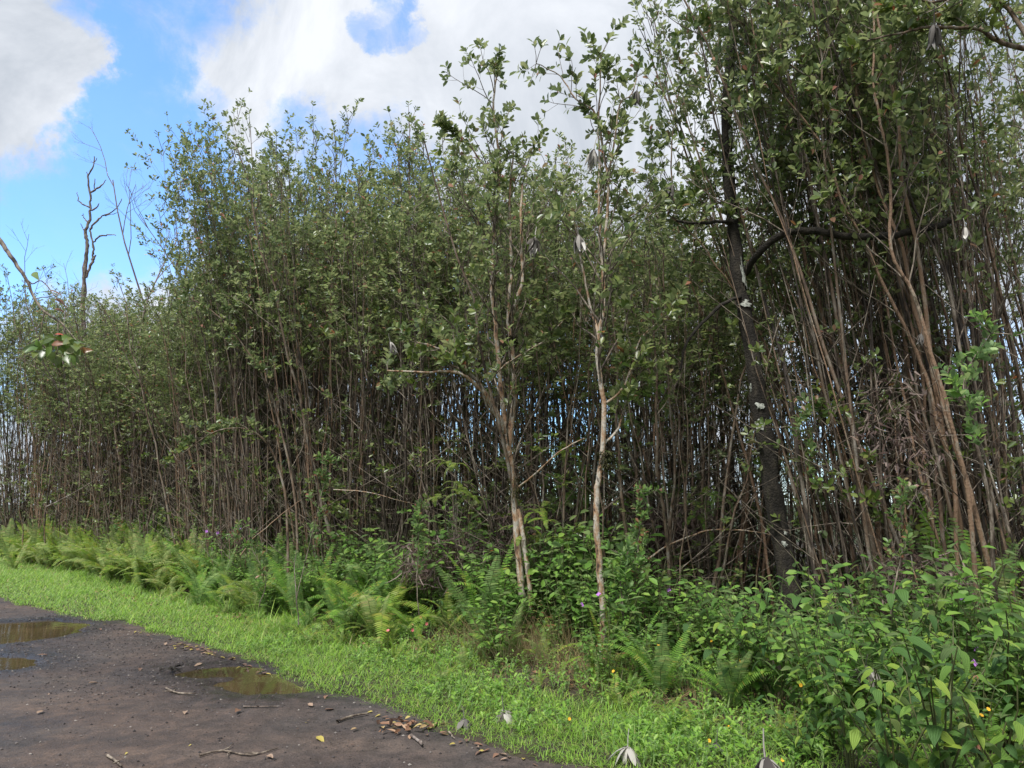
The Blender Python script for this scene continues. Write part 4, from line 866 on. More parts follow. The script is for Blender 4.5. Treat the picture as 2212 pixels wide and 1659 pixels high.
# ------------------------------------------------------------------ grass verge
def grass_field():
    m = MB(); N0 = 190000
    t = -3 + 31 * rng.random(N0) ** 1.9; sfr = rng.random(N0)
    e = edge_s(t); ge = gend_s(t) + .25 + .6 * (t < 2)
    e = e + .22 * (fbm(t * 2.3, t * 0 + 3.3, 71) - .47) + .12 * (fbm(t * 9, t * 0 + 1.3, 72) - .47)
    s = e - .10 + (ge - e + .1) * sfr
    P = t[:, None] * DV + s[:, None] * NV
    ok = (P[:, 1] > 3.9) & (P[:, 0] < 4.6); d = np.hypot(P[:, 0], P[:, 1])
    # thinner and patchy into the shrub margin, and along the very edge
    patch = fbm(P[:, 0] * 2.1, P[:, 1] * 2.1, 51)
    ok &= rng.random(N0) < np.clip(1.15 - np.clip((s - gend_s(t) + .35) / .8, 0, 1) * 1.1, 0, 1) + (patch - .47) * 1.2
    dens_right = np.clip((P[:, 0] - .9) / 1.2, 0, 1); ok &= rng.random(N0) > dens_right * .55
    ok &= (s > e + .02) | (rng.random(N0) < .35)
    bare = np.clip(1 - ((t - 3.9) / 1.3) ** 2 - ((s - 5.25) / .42) ** 2, 0, 1); ok &= rng.random(N0) > bare * 1.1
    P, s, d, t, patch = P[ok], s[ok], d[ok], t[ok], patch[ok]; n = len(P)
    z = verge_z(t, s, P[:, 0], P[:, 1])
    ln = (.045 + .06 * rng.random(n)) * (1 + .9 * (patch > .55) * rng.random(n)) * np.clip(.65 + (s - edge_s(t)) * .5, .6, 1.3)
    tall = rng.random(n) < .02; ln[tall] *= 2.0
    a = rng.random(n) * 6.283; el = .25 + 1.1 * rng.random(n)
    D = np.column_stack([np.cos(a) * np.cos(el), np.sin(a) * np.cos(el), np.sin(el)])
    Nn = np.column_stack([-np.cos(a) * np.sin(el), -np.sin(a) * np.sin(el), np.cos(el)])
    w = np.clip(.0042 * d / 5.5, .004, .012) * (.7 + .8 * rng.random(n))
    Pp = np.column_stack([P, z - .005])
    h = n // 2
    m.leaves(Pp[:h], D[:h], Nn[:h], ln[:h], w[:h], blade_t(.35)); m.leaves(Pp[h:], D[h:], Nn[h:], ln[h:], w[h:], blade_t(.7))
    print('grass', n)
    link('grass', m.mesh('grass', [M['grass']]), kind='stuff', label='bright green verge grass along the dirt road')
grass_field()
def tuft(cx, cy, n, L, spread, seed, mb, w=.006, bend=.4, lean=None):
    g = np.random.default_rng(seed); a = g.random(n) * 6.283; r = spread * g.random(n) ** .5; el = .75 + .7 * g.random(n)
    P = np.column_stack([cx + r * np.cos(a), cy + r * np.sin(a), np.full(n, ground_h(cx, cy) - .01)])
    D = np.column_stack([np.cos(a) * np.cos(el), np.sin(a) * np.cos(el), np.sin(el)])
    if lean is not None: D = D + np.array(lean)[None]
    Nn = np.column_stack([-np.cos(a) * np.sin(el), -np.sin(a) * np.sin(el), np.cos(el)])
    mb.leaves(P, D, Nn, L * (.5 + .6 * g.random(n)), w, blade_t(bend))
# broad-bladed green tufts: each a thing
TL = [((1375, 1645), 150, .24, .13, .004, 'blue-green fine tuft in front of the half hidden pale leaf'), ((490, 1330), 90, .38, .12, .010, 'tall green tuft below the dark fern bank'), ((555, 1345), 90, .34, .12, .010, 'tall green tuft beside the broad arching blade'),
      ((345, 1278), 90, .42, .14, .012, 'bright tall tuft behind the smooth grass at the bend'), ((1240, 1440), 70, .25, .12, .006, 'yellowish tuft left of the crooked tree foot'), ((640, 1362), 80, .32, .12, .009, 'green tuft at the fern margin near the road middle'), ((400, 1225), 80, .45, .14, .012, 'long-bladed tuft among yellow ferns'), ((1440, 1500), 60, .2, .1, .005, 'green tuft on bare litter right of the crooked tree')]
for k, ((x, y), n, L, sp, w, lab) in enumerate(TL):
    p = G(x, y); m = MB(); tuft(p[0], p[1], n, L, sp, 400 + k, m, w); base = (p[0], p[1], ground_h(p[0], p[1]))
    link('grass_tuft', m.mesh('grass_tuft', [M['grass']], origin=base), loc=base, label='grass tuft: ' + lab if False else lab, cat='grass tuft')
# dry straw under the pale trees
m = MB()
for k, (x, y, n, L) in enumerate([(1075, 1430, 170, .62), (1110, 1440, 120, .55), (1030, 1425, 90, .5), (1200, 1440, 150, .6), (1235, 1450, 120, .6), (1290, 1480, 120, .4), (1170, 1450, 80, .4), (1330, 1490, 90, .35), (1400, 1500, 80, .3), (1000, 1420, 60, .4), (960, 1400, 50, .35), (1450, 1530, 60, .25), (1520, 1560, 70, .25), (1090, 1445, 130, .5), (1160, 1455, 120, .42), (1260, 1490, 110, .32), (1360, 1510, 90, .3), (1210, 1475, 90, .35), (1420, 1540, 80, .25), (1310, 1520, 80, .22), (940, 1425, 60, .3), (700, 1370, 40, .3), (1700, 1600, 60, .3)]):
    p = G(x, y); tuft(p[0], p[1], n, L, .22, 500 + k, m, .0042, .25, lean=(rng.normal() * .5, -.1, 0))
n = 5200; t, s = scatter_ts(n, .5, 9, 5.0, 6.6); P = t[:, None] * DV + s[:, None] * NV; z = verge_z(t, s, P[:, 0], P[:, 1]) + .01; a = rng.random(n) * 6.283
D = np.column_stack([np.cos(a), np.sin(a), rng.normal(size=n) * .3 + .1]); m.leaves(np.column_stack([P, z]), D, np.tile([0, 0, 1.], (n, 1)), .1 + .15 * rng.random(n), .004, blade_t(.1))
link('dry_grass', m.mesh('dry_grass', [M['dry']]), kind='stuff', label='dry straw heaped at the feet of the pale trees')
# leaf litter on the thicket floor
n = 16000; t, s = scatter_ts(n, -4, 26, 5.2, 12); P = t[:, None] * DV + s[:, None] * NV; ok = P[:, 1] > 4.5; P, t, s = P[ok], t[ok], s[ok]; n = len(P); z = verge_z(t, s, P[:, 0], P[:, 1]) + .015; a = rng.random(n) * 6.283
m = MB(); m.leaves(np.column_stack([P, z]), np.column_stack([np.cos(a), np.sin(a), rng.normal(size=n) * .2]), np.column_stack([rng.normal(size=(n, 2)) * .4, np.ones(n)]), .05 + .04 * rng.random(n), .035, T2)
link('leaf_litter', m.mesh('leaf_litter', [M['litter']]), kind='stuff', label='brown leaf litter on the thicket floor')
# creeping ground cover with small bright leaves on the near verge
def creeper():
    n = 9000; t, s = scatter_ts(n, -3, 7.5, 4.05, 6.4); P = t[:, None] * DV + s[:, None] * NV
    w = np.where(P[:, 0] > .7, 1, .5) * np.clip((s - edge_s(t)) * 2, 0, 1) * np.clip((fbm(P[:, 0] * 1.6, P[:, 1] * 1.6, 61) - .33) * 5, 0.1, 1)
    ok = (rng.random(n) < w) & (P[:, 1] > 3.9); P, t, s = P[ok], t[ok], s[ok]; n = len(P)
    z0 = verge_z(t, s, P[:, 0], P[:, 1]); h = .03 + .11 * rng.random(n) + .10 * np.clip(s - 5.0, 0, 1)
    m = MB(); PP, DD, NN, LL = [], [], [], []
    for k in range(7):
        a = rng.random(n) * 6.283; el = .1 + .7 * rng.random(n)
        PP.append(np.column_stack([P + .012 * rng.normal(size=(n, 2)), z0 + h * (.45 + .55 * (k // 2) / 3)])); DD.append(np.column_stack([np.cos(a) * np.cos(el), np.sin(a) * np.cos(el), np.sin(el)]))
        NN.append(np.column_stack([rng.normal(size=(n, 2)) * .3, np.ones(n)])); LL.append(.026 + .028 * rng.random(n))
    L = np.concatenate(LL); m.leaves(np.concatenate(PP), np.concatenate(DD), np.concatenate(NN), L, L * .48, T4, 0)
    # stems
    Dn = np.column_stack([rng.normal(size=(n, 2)) * .25, np.ones(n)]); m.leaves(np.column_stack([P, z0]), Dn, np.column_stack([np.ones(n), np.zeros(n), np.zeros(n)]), h * 1.05, .004, T2, 0)
    print('creeper', n)
    link('ground_creeper', m.mesh('ground_creeper', [M['creeper']]), kind='stuff', label='small-leaved bright ground cover on the near verge')
creeper()

# ------------------------------------------------------------------ ferns
def frond_mesh(L, arch, npin, W, seed, mat, name='frond', droop=0.0):
    g = np.random.default_rng(seed); n = 9; u = np.linspace(0, 1, n)
    ang = np.linspace(1.38, 1.38 - arch, n); seg = L / (n - 1)
    x = np.concatenate([[0], np.cumsum(np.cos(ang[:-1]) * seg)]); z = np.concatenate([[0], np.cumsum(np.sin(ang[:-1]) * seg)])
    pts = np.column_stack([x, np.cumsum(g.normal(size=n) * .008), z]); m = MB(); m.tube(pts, np.linspace(.0035, .001, n), 3, 0)
    P, D, Nn, LL = [], [], [], []
    for k in range(npin):
        f = .10 + .89 * k / npin; xx = f * (n - 1); i = min(int(xx), n - 2); b = pts[i] + (pts[i + 1] - pts[i]) * (xx - i); ax = unit(pts[i + 1] - pts[i])
        side0 = np.array([0, 1., 0]); up = np.cross(ax, side0); pl = W * (math.sin(math.pi * min(.98, (f * .80 + .16))) ** .8) * (.9 + .2 * g.random())
        for sg in (-1, 1):
            d = unit(side0 * sg + ax * .28 - up * (droop + .1) * -1 * 0 + np.array([0, 0, -.12 - droop])); P.append(b); D.append(d); Nn.append(unit(up + g.normal(size=3) * .15)); LL.append(pl)
    P, D, Nn, LL = map(np.array, (P, D, Nn, LL)); tm_ = (np.array([(0, .45, 0), (0, -.45, 0), (.55, .42, -.02), (.55, -.42, -.02), (1, 0, -.12)], float), np.array([(0, 2, 3), (0, 3, 1), (2, 4, 3)]))
    m.leaves(P, D, Nn, LL, np.full(len(P), L / npin * .72), tm_, 1)
    return m.mesh(name, [M['stem'], M[mat]])
FR = {c: [frond_mesh(.95, a, 36, .10, k, c) for k, a in enumerate((.8, 1.4, 1.8, .4, 2.2))] for c in ('fern', 'fernlit')}
FRS = {c: [frond_mesh(.45, a, 22, .055, 20 + k, c) for k, a in enumerate((.9, 1.6, 2.1))] for c in ('fern', 'fernlit')}
def fern(p, size, n, label, cat='fern', group=None, col='fern', meshes=None, seed=0, upright=0.0):
    g = np.random.default_rng(seed + 3000); size *= 1.12; e = empty('sword_fern', p, label, cat, group, rot=(0, 0, g.random() * 6.28)); ms = (meshes or FR)[col]
    for k in range(n):
        o = link('frond', ms[g.integers(len(ms))] if upright < .2 else ms[(0, 3)[g.integers(2)]], e); a = k * 6.283 / n + g.normal() * .35; sc = size * (.65 + .45 * g.random()); o.rotation_euler = (g.normal() * .25, -upright + g.normal() * .15, a); o.scale = (sc, sc, sc)
    return e
BANK = [(120, 'by the far fern clump'), (230, 'below the gnarled dead tree'), (330, 'below the pinkish dead tree'), (430, 'where the sunlit ferns end'), (530, 'below the three far violet flowers'), (620, 'under the tall clump edge'), (720, 'below the highest crown'), (820, 'before the thickest stems'),
        (920, 'left of the dead fern heap'), (1020, 'before the dead fern heap'), (1120, 'left of the forked trunk'), (1210, 'right of the forked trunk'), (1300, 'left of the crooked trunk'), (1400, 'by the reddish sapling'), (1520, 'below the fallen branch'), (1640, 'left of the black trunk foot'), (1760, 'below the black trunk'),
        (1880, 'below the golden stem'), (1990, 'below the thickest orange stem'), (2100, 'near the tall ferns'), (9999, 'at the right border')]
# ferns one can point at
FL = [((60, 1215), 1.35, 14, 'fernlit', 'big bright fern clump at the far left end of the verge'), ((150, 1235), 1.0, 12, 'fernlit', 'yellow-green fern next to the big clump at the bend'), ((280, 1230), 1.15, 12, 'fernlit', 'wide sunlit fern below the dead tree'),
      ((345, 1240), 1.0, 11, 'fernlit', 'arching yellow-green fern at the end of the sunlit row'), ((210, 1250), .8, 9, 'fernlit', 'low yellow fern spilling on the grass'), ((30, 1240), .8, 9, 'fernlit', 'low fern in front of the far clump'),
      ((640, 1310), .95, 9, 'fern', 'fern with one pale arching frond over the shrub bank'), ((610, 1270), .9, 10, 'fern', 'dark green fern at the left end of the shrub bank'), ((520, 1290), .9, 10, 'fern', 'dark fern bank plant left of the leaning twig'), ((470, 1280), .8, 10, 'fern', 'deep green fern among long grass blades'),
      ((745, 1300), .95, 8, 'fern', 'fern in front of thick brown stems'), ((930, 1330), 1.15, 8, 'fern', 'tall upright fern left of the forked tree'), ((965, 1380), .9, 8, 'fern', 'fern with a broad frond leaning left of the forked tree'), ((895, 1400), .6, 7, 'fern', 'small fern at grass edge near pink blossoms'),
      ((820, 1400), .55, 8, 'fernlit', 'low light-green fern lying over the grass margin'), ((1075, 1300), 1.0, 6, 'fern', 'narrow upright fern just left of the forked trunk'), ((1185, 1310), 1.15, 9, 'fern', 'fern directly right of the forked trunk'), ((1245, 1330), 1.2, 9, 'fern', 'tall fern with curled tips between the two pale trees'),
      ((1300, 1330), 1.15, 8, 'fern', 'fern behind the crooked pale trunk'), ((1210, 1380), .8, 7, 'fernlit', 'bright small fern between the pale trees'), ((1345, 1340), .9, 7, 'fern', 'fern right of the crooked trunk'), ((1010, 1460), .35, 5, 'fernlit', 'tiny fern sprig in the grass below the straw'),
      ((1290, 1510), .5, 4, 'fernlit', 'bright little fern below the crooked tree foot'), ((960, 1500), .3, 5, 'fernlit', 'tiny yellow fern in the middle of the grass'), ((1175, 1455), .45, 4, 'fernlit', 'small fern on the litter'), ((1700, 1300), .62, 5, 'fern', 'pale arching fern below the black trunk'),
      ((1745, 1360), .6, 5, 'fern', 'fern with drooping frond in the middle of the shrubs'), ((2075, 1470), 1.5, 8, 'fern', 'tall upright fern in front of the leaning stems, reaching highest'), ((2110, 1480), 1.5, 8, 'fern', 'very tall fern frond cluster near the right border'), ((2180, 1500), 1.5, 10, 'fern', 'large shaded fern cut by the right border'),
      ((2200, 1400), 1.3, 8, 'fern', 'arching fern at the right border above the shaded one'), ((2080, 1560), .8, 7, 'fern', 'fern growing through the broad-leaved shrubs'), ((1900, 1540), .75, 7, 'fern', 'shaded fern under the broad-leaved shrubs'), ((820, 1300), .8, 8, 'fern', 'fern in the gloom left of the straw')]
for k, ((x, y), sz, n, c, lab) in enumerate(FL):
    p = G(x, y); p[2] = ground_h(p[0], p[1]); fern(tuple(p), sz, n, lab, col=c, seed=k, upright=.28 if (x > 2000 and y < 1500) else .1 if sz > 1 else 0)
# fern band filling the bank
ff = 0
for t0 in np.arange(-2.2, 26, .42):
    for row in range(3 if t0 > 7 else 2):
        t = t0 + rng.normal() * .15; s = gend_s(t) + (.02 + .45 * row) + rng.normal() * .12
        if rng.random() < (.08 if t > 6 else .45): continue
        p = TS(t, s)
        if p[1] < 4.7 or px_of(*p) > 2350: continue
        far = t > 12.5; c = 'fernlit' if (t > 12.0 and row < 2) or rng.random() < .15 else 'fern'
        lab, grp = (('bushy fern in the sunny bank at the road bend', 'ferns of the sunny bank') if far else ('dark green fern in the bank below the tall clump', 'ferns of the middle bank') if t > 6 else ('sword fern tucked among the shrubs near the pale trees', 'ferns among the near shrubs'))
        sz_ = (.80 + .38 * rng.random()) * (1.1 if far else 1.0) * (.6 if t < 3.8 else 1); lab = '%s %s fern %s, %s' % ('small' if sz_ < .85 else 'medium' if sz_ < 1 else 'large', 'yellow-green' if c == 'fernlit' else 'deep green', ('at the grass edge', 'halfway up', 'against the stems')[row], next(q for u_, q in BANK if px_of(*p) < u_))
        fern((p[0], p[1], ground_h(*p)), sz_ + 0 * (.62 + .3 * rng.random()) * (1.05 if far else .95), 9 if not far else 10, lab, group=grp, col=c, seed=100 + ff, meshes=FR if not (row == 0 and t < 8) else FRS if rng.random() < .5 else FR); ff += 1
print('band ferns', ff)

# small plants straying into the grass
for k in range(26):
    t = 1.8 + 11 * rng.random(); p = TS(t, gend_s(t) - .05 - .55 * rng.random() ** 1.5)
    fern((p[0], p[1], ground_h(*p)), .45 + .35 * rng.random(), 5, 'little bright fern sprig in the verge grass, ' + next(q for u_, q in BANK if px_of(*p) < u_), group='fern sprigs in the verge grass', col='fernlit', meshes=FRS, seed=700 + k)
# drooping forked ferns (bright, hanging pairs of fronds)
def forked_fern(p, n, size, label, col, seed):
    g = np.random.default_rng(seed); e = empty('forked_fern', p, label, 'fern')
    m = MB(); 
    for k in range(n):
        a = g.random() * 6.28; r = .28 * size * g.random() ** .5; h = (.25 + .6 * g.random()) * size
        m.tube([(0, 0, -.3), (r * .4 * math.cos(a), r * .4 * math.sin(a), h * .6), (r * math.cos(a), r * math.sin(a), h)], [.003, .0025, .002], 3)
        for j in range(4):
            o = link('frond', FRS[col][1 + g.integers(2)], e); o.location = (r * math.cos(a), r * math.sin(a), h); o.rotation_euler = (g.normal() * .3, .9 + g.normal() * .25, a + j * 1.57 + g.normal() * .4); s = size * (.6 + .3 * g.random()); o.scale = (s, s * 1.25, s)
    link('stalk', m.mesh('stalk', [M['twig']]), e)
forked_fern(tuple(A(985, 1125, 8.6)), 7, .8, 'bright light-green forked fern in front of the dead fern heap', 'fernlit', 1)
forked_fern(tuple(A(1215, 1070, 8.4)), 6, .75, 'light-green forked fern hanging between the two pale trunks', 'fernlit', 2)
forked_fern(tuple(A(1400, 960, 8.6)), 10, .95, 'dark drooping forked fern right of the crooked trunk', 'fern', 3)
forked_fern(tuple(A(1230, 1140, 9.0)), 10, .9, 'deep green forked fern heap behind the two pale trees', 'fern', 4)
forked_fern(tuple(A(1170, 1215, 8.0)), 6, .8, 'yellow-green forked fern at the forked tree foot', 'fernlit', 5)
forked_fern(tuple(A(1530, 1190, 8.4)), 7, .8, 'dim forked fern under the thin pale fallen branch', 'fern', 6)
# dead fern heaps
def heap(name, label, c, rx, rz, n, seed, mat='deadfern', L=.16):
    g = np.random.default_rng(seed); v = g.normal(size=(n, 3)); v /= np.linalg.norm(v, axis=1)[:, None]; r = g.random(n) ** .45
    P = np.array(c)[None] + v * r[:, None] * np.array([rx, rx * .7, rz])[None]; m = MB(); D = g.normal(size=(n, 3)) * .6 + np.array([0, 0, -.6])
    m.leaves(P, D, g.normal(size=(n, 3)), L * (.5 + .8 * g.random(n)), .016, blade_t(.6), 0)
    for k in range(60):
        q = np.array(c) + g.normal(size=3) * np.array([rx, rx * .7, rz]) * .5; d = unit(g.normal(size=3) + np.array([0, 0, .4])); m.tube([q, q + d * .2, q + d * .4 + np.array([0, 0, -.08])], .003, 3, 1)
    base = np.array([c[0], c[1], ground_h(c[0], c[1])])
    return link(name, m.mesh(name, [M[mat], M['twig']], origin=base), loc=base, label=label, kind='stuff')
c = A(985, 1175, 8.9); heap('dead_fern_heap', 'purplish-brown heap of dead fern left of the forked trunk', (c[0], c[1], c[2] - .2), .75, .36, 1500, 1)
c = A(1170, 1120, 9.3); heap('dead_fern_heap', 'brown dead fern draped behind the forked trunk', (c[0], c[1], c[2] - .1), .7, .35, 1000, 2)
c = A(1945, 940, 6.3); heap('dead_vine_tangle', 'greyish-brown tangle of dead vine hung on the leaning stems', c, .42, .62, 330, 3, L=.10)
c = A(1990, 1240, 6.6); heap('dead_fern_heap', 'brown dead fern skirt below the leaning stems', (c[0], c[1], c[2] - .1), .45, .3, 800, 4)
c = A(1440, 1120, 8.8); heap('dead_fern_heap', 'dusky dead fern under the dark drooping fern', (c[0], c[1], c[2] - .1), .7, .3, 900, 5)

# ------------------------------------------------------------------ shrubs
def shrub_mesh(seed, H, nst, mat, leafL, leafW, per=10, spread=.35, tm=T6):
    g = np.random.default_rng(seed); st = MB(); P, D, Nn, L = [], [], [], []
    for k in range(nst):
        a = g.random() * 6.28; h = H * (.6 + .4 * g.random()); r = spread * g.random() ** .6
        pts = [np.array([r * .25 * math.cos(a), r * .25 * math.sin(a), -.05])]; 
        for i in range(1, 5): u = i / 4; pts.append(np.array([r * math.cos(a) * u ** 1.3, r * math.sin(a) * u ** 1.3, h * u]) + g.normal(size=3) * .012)
        st.tube(pts, np.linspace(.005, .002, 5), 3)
        for j in range(per):
            f = .25 + .75 * j / per; x = min(f * 4, 3.99); i = int(x); b = pts[i] + (pts[i + 1] - pts[i]) * (x - i); aa = j * 1.57 + g.normal() * .35
            for sg in (0, math.pi):
                d = unit([math.cos(aa + sg), math.sin(aa + sg), .35 - .95 * g.random()]); P.append(b + d * .015); D.append(d); Nn.append(unit([g.normal() * .45, g.normal() * .45, 1])); L.append(leafL * (.55 + .6 * g.random()))
    L = np.array(L); lf = MB(); lf.leaves(np.array(P), np.array(D), np.array(Nn), L, L * leafW, tm, 0)
    return st.mesh('stems', [M['stem']]), lf.mesh('leaves', [M[mat]])
SH = [shrub_mesh(500 + k, .72 + .1 * (k % 3), 13, 'shrub', .085, .5, 10, .38) for k in range(7)]
SHY = [shrub_mesh(530 + k, .8, 7, 'young', .055, .5, 9, .3) for k in range(3)]
cnt = 0
g4 = np.random.default_rng(31)
SG = [(lambda t: t > 11, 'leafy low shrub in the bank at the road bend', 'shrubs of the far bank'), (lambda t: t > 6, 'leafy shrub in the dark green bank below the tall clump', 'shrubs of the middle bank'), (lambda t: t > 3.0, 'leafy shrub around the feet of the pale trees', 'shrubs at the pale trees'), (lambda t: True, 'small-leaved shrub in the green mass below the shaded thicket', 'shrubs below the shaded thicket')]
for t0 in np.arange(-2.6, 24, .40):
    rows = 5 if t0 < 6 else 4
    for row in range(rows):
        t = t0 + g4.normal() * .12; s = gend_s(t) + .12 + .42 * row + g4.normal() * .1
        if t < 3.6 and g4.random() < (.5 if row < 1 else .22): continue
        if t > 6 and g4.random() < (.55 if row < 2 else .2): continue
        if t < 6.5 and t > 3.5 and row == 0 and g4.random() < .75: continue
        p = TS(t, s)
        if p[1] < 4.4 or px_of(*p) > 2380 or cnt >= 292: continue
        ms = SHY[g4.integers(3)] if g4.random() < (.12 if t > 3.6 else .25) else SH[g4.integers(7)]; sc = (.92 + .42 * g4.random()) * (1 if t > 3.6 else .7 + .5 * g4.random()) * (.85 + (.17 if t > 4 else .05) * row) * (.95 if t > 9 else 1)
        l = next(x for x in SG if x[0](t)); lb_ = '%s %s-leaved shrub %s, %s' % (('low', 'mid-height', 'tall')[0 if sc < .9 else 1 if sc < 1.15 else 2], 'pale' if ms in SHY else 'green', ('at the grass edge', 'behind the first plants', 'halfway up', 'near the top', 'against the stems')[row], next(q for u_, q in BANK if px_of(*p) < u_)); e = empty('leafy_shrub', (p[0], p[1], ground_h(*p)), lb_, 'shrub', l[2], rot=(0, 0, g4.random() * 6.28), scale=(sc, sc, sc * (.85 + .4 * g4.random())))
        link('stems', ms[0], e); tag(link('leaves', ms[1], e), kind='stuff'); cnt += 1
print('shrubs', cnt)
sp_ = []
for s0 in np.arange(9.0, 15.2, .75):
    for t0 in np.arange(-8, 30, .8):
        p = TS(t0 + g4.normal() * .25, s0 + g4.normal() * .2)
        if p[1] < 5 or not -200 < px_of(*p) < 2450: continue
        sc = .7 + .8 * g4.random(); sp_.append((p[0], p[1], 8 * sc, g4.random() * 6.28, int(g4.integers(3))))
UND = [shrub_mesh(560 + k, .8, 5, 'shrub', .11, .5, 6, .45, T2) for k in range(3)]
joined(UND, sp_, 'understory_mass', 'low dark undergrowth in the depth of the thicket', [M['stem'], M['shrub']])
# broad-leaved shrubs in the near right corner: every leaf is a part
QL = [leaf_mesh('broad_leaf', M['quilt'], .10, .055, d, .10, nseg=6) for d in (.2, .45, .7, .35)]
def broad_shrub(seed, H, nbr):
    g = np.random.default_rng(seed); e = empty('broad_leaved_shrub', (0, 0, 0)); st = MB(); specs = []
    for k in range(nbr):
        a = k * 2.4 + g.normal() * .4; r = .42 * g.random() ** .5; h = H * (.55 + .45 * g.random()); pts = [np.array([.02 * math.cos(a), .02 * math.sin(a), -.05])]
        for i in range(1, 6): u = i / 5; pts.append(np.array([r * math.cos(a) * u ** 1.2, r * math.sin(a) * u ** 1.2, h * u ** .9]) + g.normal(size=3) * .012)
        st.tube(pts, np.linspace(.007, .003, 6), 4)
        for j in range(6):
            f = .28 + .72 * j / 5.0; x = min(f * 5, 4.99); i = int(x); b = pts[i] + (pts[i + 1] - pts[i]) * (x - i); aa = j * 1.57 + g.normal() * .3
            for sg in (0, math.pi):
                d = unit([math.cos(aa + sg), math.sin(aa + sg), .30 - .95 * g.random()]); specs.append((b + d * .012, d, (g.normal() * .4, g.normal() * .4 - .15, 1), (.55 + .6 * g.random()) * (1.1 - .3 * (j == 4))))
    link('stems', st.mesh('stems', [M['stem']]), e)
    for p, d, nn, s in specs:
        o = bpy.data.objects.new('leaf', QL[g.integers(4)]); COL.objects.link(o); o.parent = e; aim(o, p, d, nn, s)
    return e
protos = [broad_shrub(700 + k, (.75, .9, .6)[k], (8, 9, 8)[k]) for k in range(3)]
bpy.context.view_layer.update()
for p_ in protos: remember(p_)
BS = [(1530, 1480, 1.0, 'broad-leaved shrub at the left end of the right-hand shrub mass'), (1630, 1480, 1.1, 'broad-leaved shrub under the black trunk, left of the drooping fern'), (1730, 1490, 1.15, 'broad-leaved shrub in the centre of the near shrub mass'), (1830, 1480, 1.15, 'broad-leaved shrub with domed top in front of the thickest leaning stem'),
      (1930, 1490, 1.2, 'tall broad-leaved shrub in front of the dead vine tangle'), (2020, 1510, 1.0, 'broad-leaved shrub left of the highest near violet flower'), (2135, 1530, .85, 'broad-leaved shrub between the tall ferns at the right border'), (2230, 1550, .8, 'broad-leaved shrub touching the right border at mid-height'),
      (1430, 1500, .7, 'low broad-leaved shrub right of the slumped grey leaf'), (1580, 1550, .85, 'broad-leaved shrub just behind the verge litter'), (1680, 1570, 1.0, 'broad-leaved shrub left of the yellow-green spray'), (1780, 1580, 1.1, 'broad-leaved shrub behind the yellow-green spray'), (1880, 1590, 1.15, 'broad-leaved shrub with long drooping sprays'),
      (1980, 1600, 1.2, 'broad-leaved shrub in front of the tall one, right of the drooping sprays'), (2080, 1620, 1.2, 'broad-leaved shrub beneath the fullest violet flower'), (2190, 1640, 1.25, 'broad-leaved shrub with large dark leaves at the right border'), (1840, 1690, .8, 'low broad-leaved shrub at the bottom border, right of the tent-shaped leaf'), (1740, 1660, .6, 'smallest broad-leaved shrub near the yellow flower'),
      (1940, 1740, 1.0, 'broad-leaved shrub cropped by the bottom border'), (2050, 1760, 1.1, 'broad-leaved shrub at the bottom, second from the corner'), (2170, 1780, 1.15, 'broad-leaved shrub in the bottom corner'), (1130, 1420, .75, 'small broad-leaved plant climbing at the forked tree foot'), (1040, 1412, .75, 'small broad-leaved plant above the straw'), (1210, 1425, .7, 'broad-leaved plant between the two pale trunks'),
      (1380, 1470, .75, 'broad-leaved plant right of the crooked tree foot'), (960, 1400, .6, 'broad-leaved plant left of the straw'), (880, 1390, .55, 'small broad-leaved plant beside the pink blossoms'), (1480, 1430, .95, 'broad-leaved shrub behind the low leaves, right of the reddish sapling'), (1340, 1440, .7, 'broad-leaved plant behind the crooked trunk')]
for k, (x, y, sz, lab) in enumerate(BS):
    o = protos[k % 3] if k < 3 else copy_tree(protos[k % 3]); p = G(x, y); o.location = (p[0], p[1], ground_h(p[0], p[1])); o.rotation_euler = (0, 0, g4.random() * 6.28); o.scale = (sz, sz, sz); tag(o, lab, 'shrub', 'broad-leaved shrubs')

# saplings with their own shape
def sapling(name, label, pts, Y, r, seed, leaf='young', leafL=.055, n=16, Ls=.22):
    hero(name, label, 'sapling', [('stem', [(x, y, Y) for x, y in pts], r, r * .35)], 'twig', [(0, .25, 1, n, Ls, 2, 5)], seed, leafL=leafL, leaf=leaf)
sapling('sapling', 'young sapling with reddish top leaves right of the crooked pale tree', [(1368, 1370), (1370, 1290), (1378, 1200), (1382, 1130), (1388, 1066)], 6.9, .009, 90, n=20)
sapling('sapling', 'thin leafy sapling in front of the thick brown stems', [(640, 1300), (650, 1250), (680, 1130), (700, 1040), (712, 1000)], 9.0, .007, 91, n=18, leafL=.06, Ls=.3)
sapling('sapling', 'slender pale sapling rising before the leaning stems', [(1925, 1330), (1935, 1250), (1955, 1180), (1945, 1120), (1950, 1060)], 5.9, .008, 92, n=12)
sapling('sapling', 'small fresh sapling at the edge of the dark opening', [(905, 1330), (900, 1250), (905, 1180), (900, 1110)], 8.2, .007, 93, n=14)
sapling('sapling', 'light-leaved sapling against the right border', [(2180, 1150), (2120, 960), (2080, 830), (2140, 720)], 5.5, .008, 94, n=20, leafL=.07, Ls=.3, leaf='shrub')
sapling('sapling', 'fresh green sapling spray right of the black trunk', [(1760, 1250), (1745, 1050), (1730, 930), (1760, 880)], 6.9, .007, 95, n=10, leafL=.07)
sapling('sapling', 'sapling with round pale leaves above the dark bank', [(560, 1310), (575, 1250), (545, 1190), (520, 1150)], 8.6, .006, 96, n=14)
sapling('sapling', 'sapling with dark stem beside the violet blossoms', [(1355, 1400), (1345, 1310), (1340, 1240), (1352, 1200)], 6.7, .01, 97, n=12, leaf='shrub', leafL=.07)
